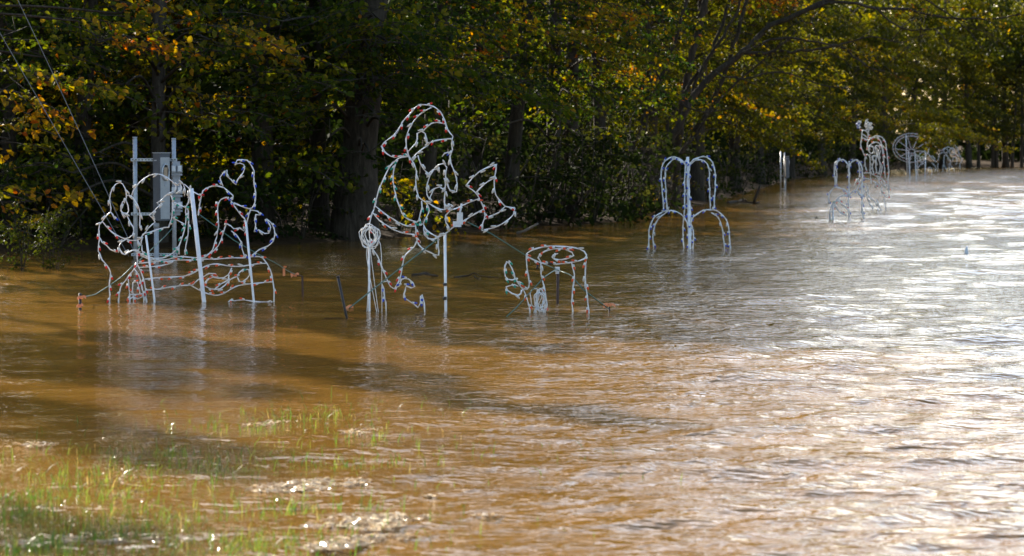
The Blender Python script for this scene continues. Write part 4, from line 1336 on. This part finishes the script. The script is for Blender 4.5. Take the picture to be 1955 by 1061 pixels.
p = G(296, 494)
electric_stand(p, 'grey meter box between two galvanised posts behind the lying wire figure')
p = G(1494, 363)
electric_stand(p, 'far small electric post with white outlet boxes left of the far arches', 0.86, 0.9, 0.55)


# ------------------------------------------------------------------ stakes, cables, ribbons
def cable(name, label, pts, r, mat, group=None, sag=0.0):
    w3 = [P(*q) if len(q) == 3 else q for q in pts]
    o0 = Vector((w3[0].x, w3[0].y, w3[0].z))
    mb = MB(); mb.tube([q - o0 for q in smooth_path(w3, .25)], r, 6)
    o = link(name, mb.mesh(name), None, M[mat]); o.location = o0
    return tag(o, label, 'cable', group)


YA = depth(588)
st = empty('stake', G(153, 589), 'short black stake with orange ribbons left of the lying figure', 'stake', 'stakes holding the light figures')
mb = MB(); mb.tube([(0, 0, -.4), (0, 0, .17)], .016, 8); link('rod', mb.mesh('rod'), st, M['black'])


def ribbon(parent, c, s, seed):
    rg = random.Random(seed); mb = MB()
    for k in range(3):
        a = rg.uniform(-1, 1)
        q0 = Vector(c); q1 = q0 + Vector((s * math.cos(a) * rg.choice((-1, 1)), rg.uniform(-.02, .02), s * .3 * math.sin(a * 3)))
        mid = (q0 + q1) / 2 + Vector((0, -.01, .012)); h = Vector((0, .006, .014))
        mb.add([q0 - h, q0 + h, mid + h, q1 + h, q1 - h, mid - h], [(0, 1, 2, 5), (5, 2, 3, 4)])
        h2 = Vector((0, .007, 0)); 
    mb.box((c[0], c[1], c[2]), (.03, .03, .035), .3, bevel=.006)
    return link('ribbon', mb.mesh('ribbon'), parent, M['tie'])


ribbon(st, (0.02, -.02, .125), .05, 1); ribbon(st, (0, -.02, .03), .04, 2)
st = empty('stake', G(579, 566), 'bent brown stake with an orange ribbon between the two large wire figures', 'stake', 'stakes holding the light figures')
Y2 = depth(566)
mb = MB(); mb.tube([(0, 0, -.4), P(577, 527, Y2) - st.location, P(561, 524, Y2) - st.location], .012, 6); link('rod', mb.mesh('rod'), st, M['rust'])
ribbon(st, P(564, 525, Y2 - .03) - st.location, .06, 3)
st = empty('stake', G(670, 607), 'black rod leaning left in front of the axe figure', 'stake', 'stakes holding the light figures')
Y3 = depth(607)
mb = MB(); mb.tube([P(672, 618, Y3) - st.location - Vector((0, 0, .2)), P(645, 528, Y3) - st.location], .014, 8); link('rod', mb.mesh('rod'), st, M['black'])
mb = MB(); mb.tube([P(645.6, 530, Y3) - st.location, P(644.6, 526.5, Y3) - st.location], .018, 8); link('cap', mb.mesh('cap'), st, M['black'])
st = empty('stake', G(1064, 582), 'brown stake with a white cap standing inside the stump outline', 'stake', 'stakes holding the light figures')
Y4 = depth(582)
mb = MB(); mb.tube([(0, 0, -.4), P(1065, 512, Y4) - st.location], .016, 8); link('rod', mb.mesh('rod'), st, M['rust'])
mb = MB(); c = P(1064, 514, Y4 - .02) - st.location; mb.box(c, (.05, .05, .055), .2, bevel=.01); mb.box(c + Vector((0, 0, -.035)), (.036, .036, .03), .2, bevel=.008); link('cap', mb.mesh('cap'), st, M['whitep'])
st = empty('stake', G(1163, 595), 'small dark stake with orange ribbon right of the stump outline', 'stake', 'stakes holding the light figures')
mb = MB(); mb.tube([(0, 0, -.4), (0, 0, .075)], .009, 6); link('rod', mb.mesh('rod'), st, M['black'])
ribbon(st, (0.0, -.012, .075), .07, 4)

CG = 'green guy cables of the light figures'
cable('guy_cable', 'green cable from the short black stake up to the lying figure', [(156, 567, YA), (184, 561, YL), (212, 543, YL + .1), (234, 527, YL + .1), (256, 505, YL + .1)], .0065, 'cable', CG)
cable('guy_cable', 'green cable from the meter stand down to the lying figure', [(330, 434, 45), (310, 456, 42), (290, 475, 39), (262, 500, YL + .2)], .008, 'cable', CG)
cable('guy_cable', 'green cable from the thick white pole down to the bent stake', [(379, 408, YL), (412, 432, YL), (446, 458, YL), (491, 484, YL), (530, 504, YL + .3), (548, 516, YL + .8), (564, 524, Y2)], .0065, 'cable', CG)
cable('guy_cable', 'taut pale green cable from the coat of the axe figure to the leaning rod', [(836, 456, YE), (752, 521, YE - .3), (668, 587, Y3)], .0075, 'cable', CG)
cable('guy_cable', 'green cable from the axe figure past the stump outline to the small stake', [(893, 424, YE), (938, 446, YE), (1003, 487, YE), (1064, 515, Y4 - .03), (1092, 527, YS), (1112, 551, YS), (1163, 590, depth(595))], .0065, 'cable', CG)
cable('guy_cable', 'green cable from the stake in the stump down to the water at the sprout', [(1062, 514, Y4), (1038, 530, YS), (1010, 560, YS - .1), (985, 588, YS - .3), (965, 606, depth(605))], .0065, 'cable', CG)
rb = empty('hanging_ribbon', P(543, 511, YL + .6), 'orange ribbon dangling from the cable right of the lying figure', 'ribbon')
mb = MB(); mb.add([(-.02, 0, 0), (.02, .01, 0), (.03, .0, .02), (-.005, -.01, .025)], [(0, 1, 2, 3)]); mb.box((-.005, 0, -.05), (.028, .012, .09), .4, bevel=.004)
link('strip', mb.mesh('strip'), rb, M['tie'])
rb = empty('float_ribbon', G(672, 588), 'orange ribbon tied where the taut cable meets the leaning rod', 'ribbon')
ribbon(rb, (0, -.03, .02), .07, 7)
cable('guy_wire', 'steel wire slanting down from the top left corner, the left one', [(-420, -660, 44), (0, 63, 45), (199, 407, 45.5), (246, 489, 45.5)], .006, 'guy', 'steel wires slanting across the top left')
cable('guy_wire', 'steel wire slanting down from the top left corner, the right one', [(-260, -580, 44), (34, 0, 45), (235, 434, 45.5), (262, 492, 45.5)], .006, 'guy', 'steel wires slanting across the top left')

# ------------------------------------------------------------------ weeds, drift wood, float
def weed(base, label, tips, seed, Y):
    rg = np.random.default_rng(seed)
    r = empty('flooded_weed', base, label, 'plant', 'weeds standing in the flood')
    mb = MB(); parts = []
    for pts in tips:
        w3 = [P(u, v, Y) - base for u, v in pts]
        w3[0].z = -.3
        sp = smooth_path(w3, .15)
        mb.tube(sp, [.011 * (1 - .7 * i / len(sp)) for i in range(len(sp))], 4)
        L_ = len(sp)
        for i in range(int(L_ * .42), L_):
            for q in range(2):
                C, A, N, s, T, tw = spray(rg, sp[i], rg.random() * 6.28, .18 + .28 * rg.random(), .052, .28 + .1 * rg.normal(), rise=.8, droop=.2, dens=.9)
                parts.append((C, A, N, s, T)); mb.tube(tw[0], .003, 3, cap=False)
    link('stem', mb.mesh('stem'), r, M['bark'])
    link('foliage', leaves_mesh('foliage', *cat_leaves(parts)), r, M['leafyel'])


weed(G(44, 516), 'single thin weed stem with olive leaves standing in the water at far left', [[(44, 516), (40, 485), (33, 445), (26, 408)], [(38, 470), (46, 440), (55, 415)], [(36, 455), (58, 445), (62, 430)]], 1, depth(516))
weed(G(98, 513), 'bushy olive weed clump in the water left of the lying figure', [[(84, 512), (82, 480), (78, 440)], [(100, 514), (102, 470), (100, 422)], [(104, 512), (112, 478), (126, 446)], [(98, 512), (94, 470), (88, 430)], [(104, 508), (118, 470), (132, 440)]], 2, depth(513))


def driftwood(label, paths, r, mat='bark'):
    o0 = G(*paths[0][0][:2])
    mb = MB()
    for pts in paths:
        Yd = depth(pts[0][1])
        w3 = []
        for q in pts:
            if len(q) == 2: w3.append(G(*q) - o0 + Vector((0, 0, r * .4)))
            else: w3.append(P(q[0], q[1], Yd) - o0)
        sp = smooth_path(w3, .12)
        mb.tube(sp, [r * (1 - .6 * i / len(sp)) for i in range(len(sp))], 6)
    o = link('driftwood', mb.mesh('driftwood'), None, M[mat]); o.location = o0
    tag(o, label, 'driftwood', 'drift wood floating in the flood')


driftwood('dark driftwood branch floating right of the near double arches', [[(1390, 388), (1410, 386), (1438, 388), (1450, 387)], [(1440, 389), (1441, 380, 1), (1446, 368, 1), (1452, 352, 1)], [(1410, 386), (1418, 382), (1425, 383)]], .055)
driftwood('dark branch floating between the axe figure and its front pole', [[(788, 527), (808, 525), (836, 528)], [(800, 526), (812, 522), (820, 522)]], .025)
driftwood('thin curled twig floating left of the leaf sprout of the stump', [[(868, 530), (895, 526), (905, 521, 1), (914, 526), (935, 529), (952, 530)], [(905, 527), (912, 533), (918, 531)]], .012)
driftwood('pale stick sticking out of the water beyond the stump outline', [[(986, 447), (1003, 440, 1), (1028, 426, 1)]], .035, 'twig')
driftwood('dark branch lying in the water at the foot of the smaller arches', [[(1525, 420), (1550, 418), (1600, 419), (1660, 419)], [(1556, 419), (1560, 413, 1)]], .022)
driftwood('thin dark stick at the water below the leaning rod', [[(618, 608), (640, 607), (655, 608)]], .005)
p = G(1845, 486)
fl = empty('white_float', p, 'small white float upright in the bright water at the right', 'float')
mb = MB(); mb.tube([(0, 0, -.1), (0, 0, .02), (.0, 0, .08), (.01, 0, .14)], [.03, .034, .026, .006], 8); link('float_body', mb.mesh('float_body'), fl, M['whitep'])
mb = MB(); mb.tube([(0, 0, .022), (0, 0, .034)], .036, 8); link('float_band', mb.mesh('float_band'), fl, M['whitep'])

# ------------------------------------------------------------------ grass, wet litter and added glint chips in the shallow foreground
rngS = np.random.default_rng(77)
GD = 1.05
CL = [(40, 985, .45, 500), (100, 1040, .5, 600), (30, 1050, .35, 400), (190, 1030, .35, 220), (60, 950, .3, 170), (210, 900, .5, 70), (235, 880, .3, 60), (330, 870, .3, 60), (400, 905, .3, 60), (310, 865, .25, 50),
      (20, 880, .4, 50), (150, 860, .8, 40), (620, 780, .5, 30), (540, 800, .3, 30), (580, 795, .6, 30), (770, 780, .8, 14), (560, 965, .4, 110), (500, 1040, .45, 260), (440, 1055, .3, 150), (400, 1030, .35, 110), (560, 1045, .3, 90), (240, 950, .5, 130), (330, 985, .5, 110), (480, 820, .5, 90), (580, 800, .5, 110), (410, 890, .3, 110), (200, 920, .3, 110), (120, 930, .3, 110), (300, 900, .35, 90), (580, 870, .5, 70), (690, 880, .5, 50),
      (660, 790, .6, 30), (740, 845, .5, 50), (640, 890, .5, 50), (420, 820, .8, 60), (700, 970, .5, 50), (770, 1010, .4, 40), (470, 900, .7, 50), (270, 1010, .5, 160), (620, 870, .8, 50), (350, 840, .8, 70), (100, 910, .8, 60), (1040, 860, .5, 8), (980, 880, .5, 8)]
Vb, Fb, Tb = [], [], []
gp = []
for u, v, rad, n in CL:
    c = G(u, v)
    for k in range(int(n * GD)):
        a = rngS.random() * 6.28; q = rad * rngS.normal() * 1.05
        x, y = c.x + math.cos(a) * q, c.y + math.sin(a) * q * 1.5
        h = (.015 + .085 * rngS.random() ** 2.8); wd = .0014 + .0018 * rngS.random()
        la = rngS.random() * 6.28; le = h * (.15 + 1.5 * rngS.random() ** 1.5)
        lx, ly = math.cos(la) * le, math.sin(la) * le
        px, py = math.cos(la + 1.57) * wd, math.sin(la + 1.57) * wd
        if abs(px) < wd * .5: px = wd * .8
        b0 = len(Vb)
        for t, wf in ((0, 1), (.35, .95), (.7, .65), (1, .08)):
            zz = -.03 + (h + .03) * (t - .22 * t * t * (le / h)); ox, oy = lx * t * t, ly * t * t
            Vb += [(x + ox - px * wf, y + oy - py * wf, zz), (x + ox + px * wf, y + oy + py * wf, zz)]
        for i in range(3): Fb.append((b0 + 2 * i, b0 + 2 * i + 1, b0 + 2 * i + 3, b0 + 2 * i + 2))
        Tb += [min(1, max(0, .45 + .28 * rngS.normal()))] * 8
        gp.append((x, y))
me = np_mesh('grass', Vb, Fb, Tb)
tag(link('grass', me, None, M['grass']), 'bright grass blades poking out of the shallow muddy water', 'grass', None, 'stuff')

m, nt, b = new_mat('wet_straw')
at = nt.nodes.new('ShaderNodeAttribute'); at.attribute_name = 'tint'
r1 = ramp(nt, at.outputs['Fac'], [(0, (.20, .12, .05)), (.5, (.50, .38, .24)), (1, (.78, .68, .52))])
nt.links.new(r1.outputs[0], b.inputs['Base Color']); b.inputs['Roughness'].default_value = .2; b.inputs['Specular IOR Level'].default_value = .35
t = nt.nodes.new('ShaderNodeBsdfTranslucent'); nt.links.new(r1.outputs[0], t.inputs[0])
mx = nt.nodes.new('ShaderNodeMixShader'); mx.inputs[0].default_value = .45
nt.links.new(b.outputs[0], mx.inputs[1]); nt.links.new(t.outputs[0], mx.inputs[2]); nt.links.new(mx.outputs[0], nt.nodes['Material Output'].inputs[0])
M['straw'] = m


def chips(pos, ln, wd, tilt, z0, seed):
    rg = np.random.default_rng(seed)
    pos = np.array(pos); n = len(pos)
    A = np.stack([rg.normal(size=n), rg.normal(size=n), rg.normal(size=n) * .12], 1)
    N = np.stack([rg.normal(size=n) * tilt, rg.normal(size=n) * tilt, np.ones(n)], 1)
    C = np.stack([pos[:, 0], pos[:, 1], z0 + .012 * rg.random(n)], 1)
    return C, A, N, ln * np.clip(np.exp(rg.normal(-.35, .55, n)), .15, 2.2), rg.random(n)


RAFT = [(590, 930, 118, 11, 1500), (560, 934, 60, 7, 500), (700, 997, 120, 10, 1800), (720, 1004, 60, 14, 900), (640, 1046, 60, 8, 700), (700, 1034, 90, 8, 600), (930, 987, 30, 3, 80), (60, 852, 50, 5, 150), (80, 1038, 90, 8, 250), (240, 1036, 70, 3, 160), (690, 826, 40, 5, 120), (510, 811, 50, 5, 120),
        (830, 949, 22, 2, 50), (1055, 950, 15, 2, 20)]
for idx, (u, v, hw, hh, n) in enumerate(RAFT):
    pos = []
    while len(pos) < n:
        a, q = rngS.random() * 6.28, rngS.random() ** .6
        uu = u + hw * q * math.cos(a); vv = v + hh * q * math.sin(a) - .07 * (uu - u)
        if vnoise(np.array([uu * .06]), np.array([vv * .35]), 9)[0] < .38: continue
        g = G(uu, vv); pos.append((g.x, g.y))
    if idx < 6:
        lab = {0: 'pale wet straw raft glinting in the foreground, the farther', 2: 'largest pale raft of wet straw near the bottom of the picture', 4: 'small pale straw raft at the bottom edge', 5: 'thin dull straw raft just under the largest raft'}
    C_ = chips(pos, 0.034, .006, .45, .004, 1000 + idx)
    RAFT[idx] = C_
me = leaves_mesh('floating_straw', *cat_leaves(RAFT), shape='quad', aspect=.28)
tag(link('floating_straw', me, None, M['straw']), 'pale wet straw and debris floating in patches in the foreground', 'straw', None, 'stuff')
gp = np.array(gp)
sel = gp[rngS.integers(0, len(gp), 4200)] + rngS.normal(size=(4200, 2)) * np.array([.12, .2])
C_ = chips(sel, .008, .01, .6, .004, 2000)  # tilted chips added to catch the sun as the water's glints
me = leaves_mesh('glint_chips', *C_, shape='quad', aspect=.8)
M['bits'] = simple_mat('glint_chip', (0.20, 0.14, 0.06), 0.2, 0, .3, 60, .5)
tag(link('glint_chips', me, None, M['bits']), 'tiny chips added as sun glints on the water among the grass blades', 'glint chips', None, 'stuff')
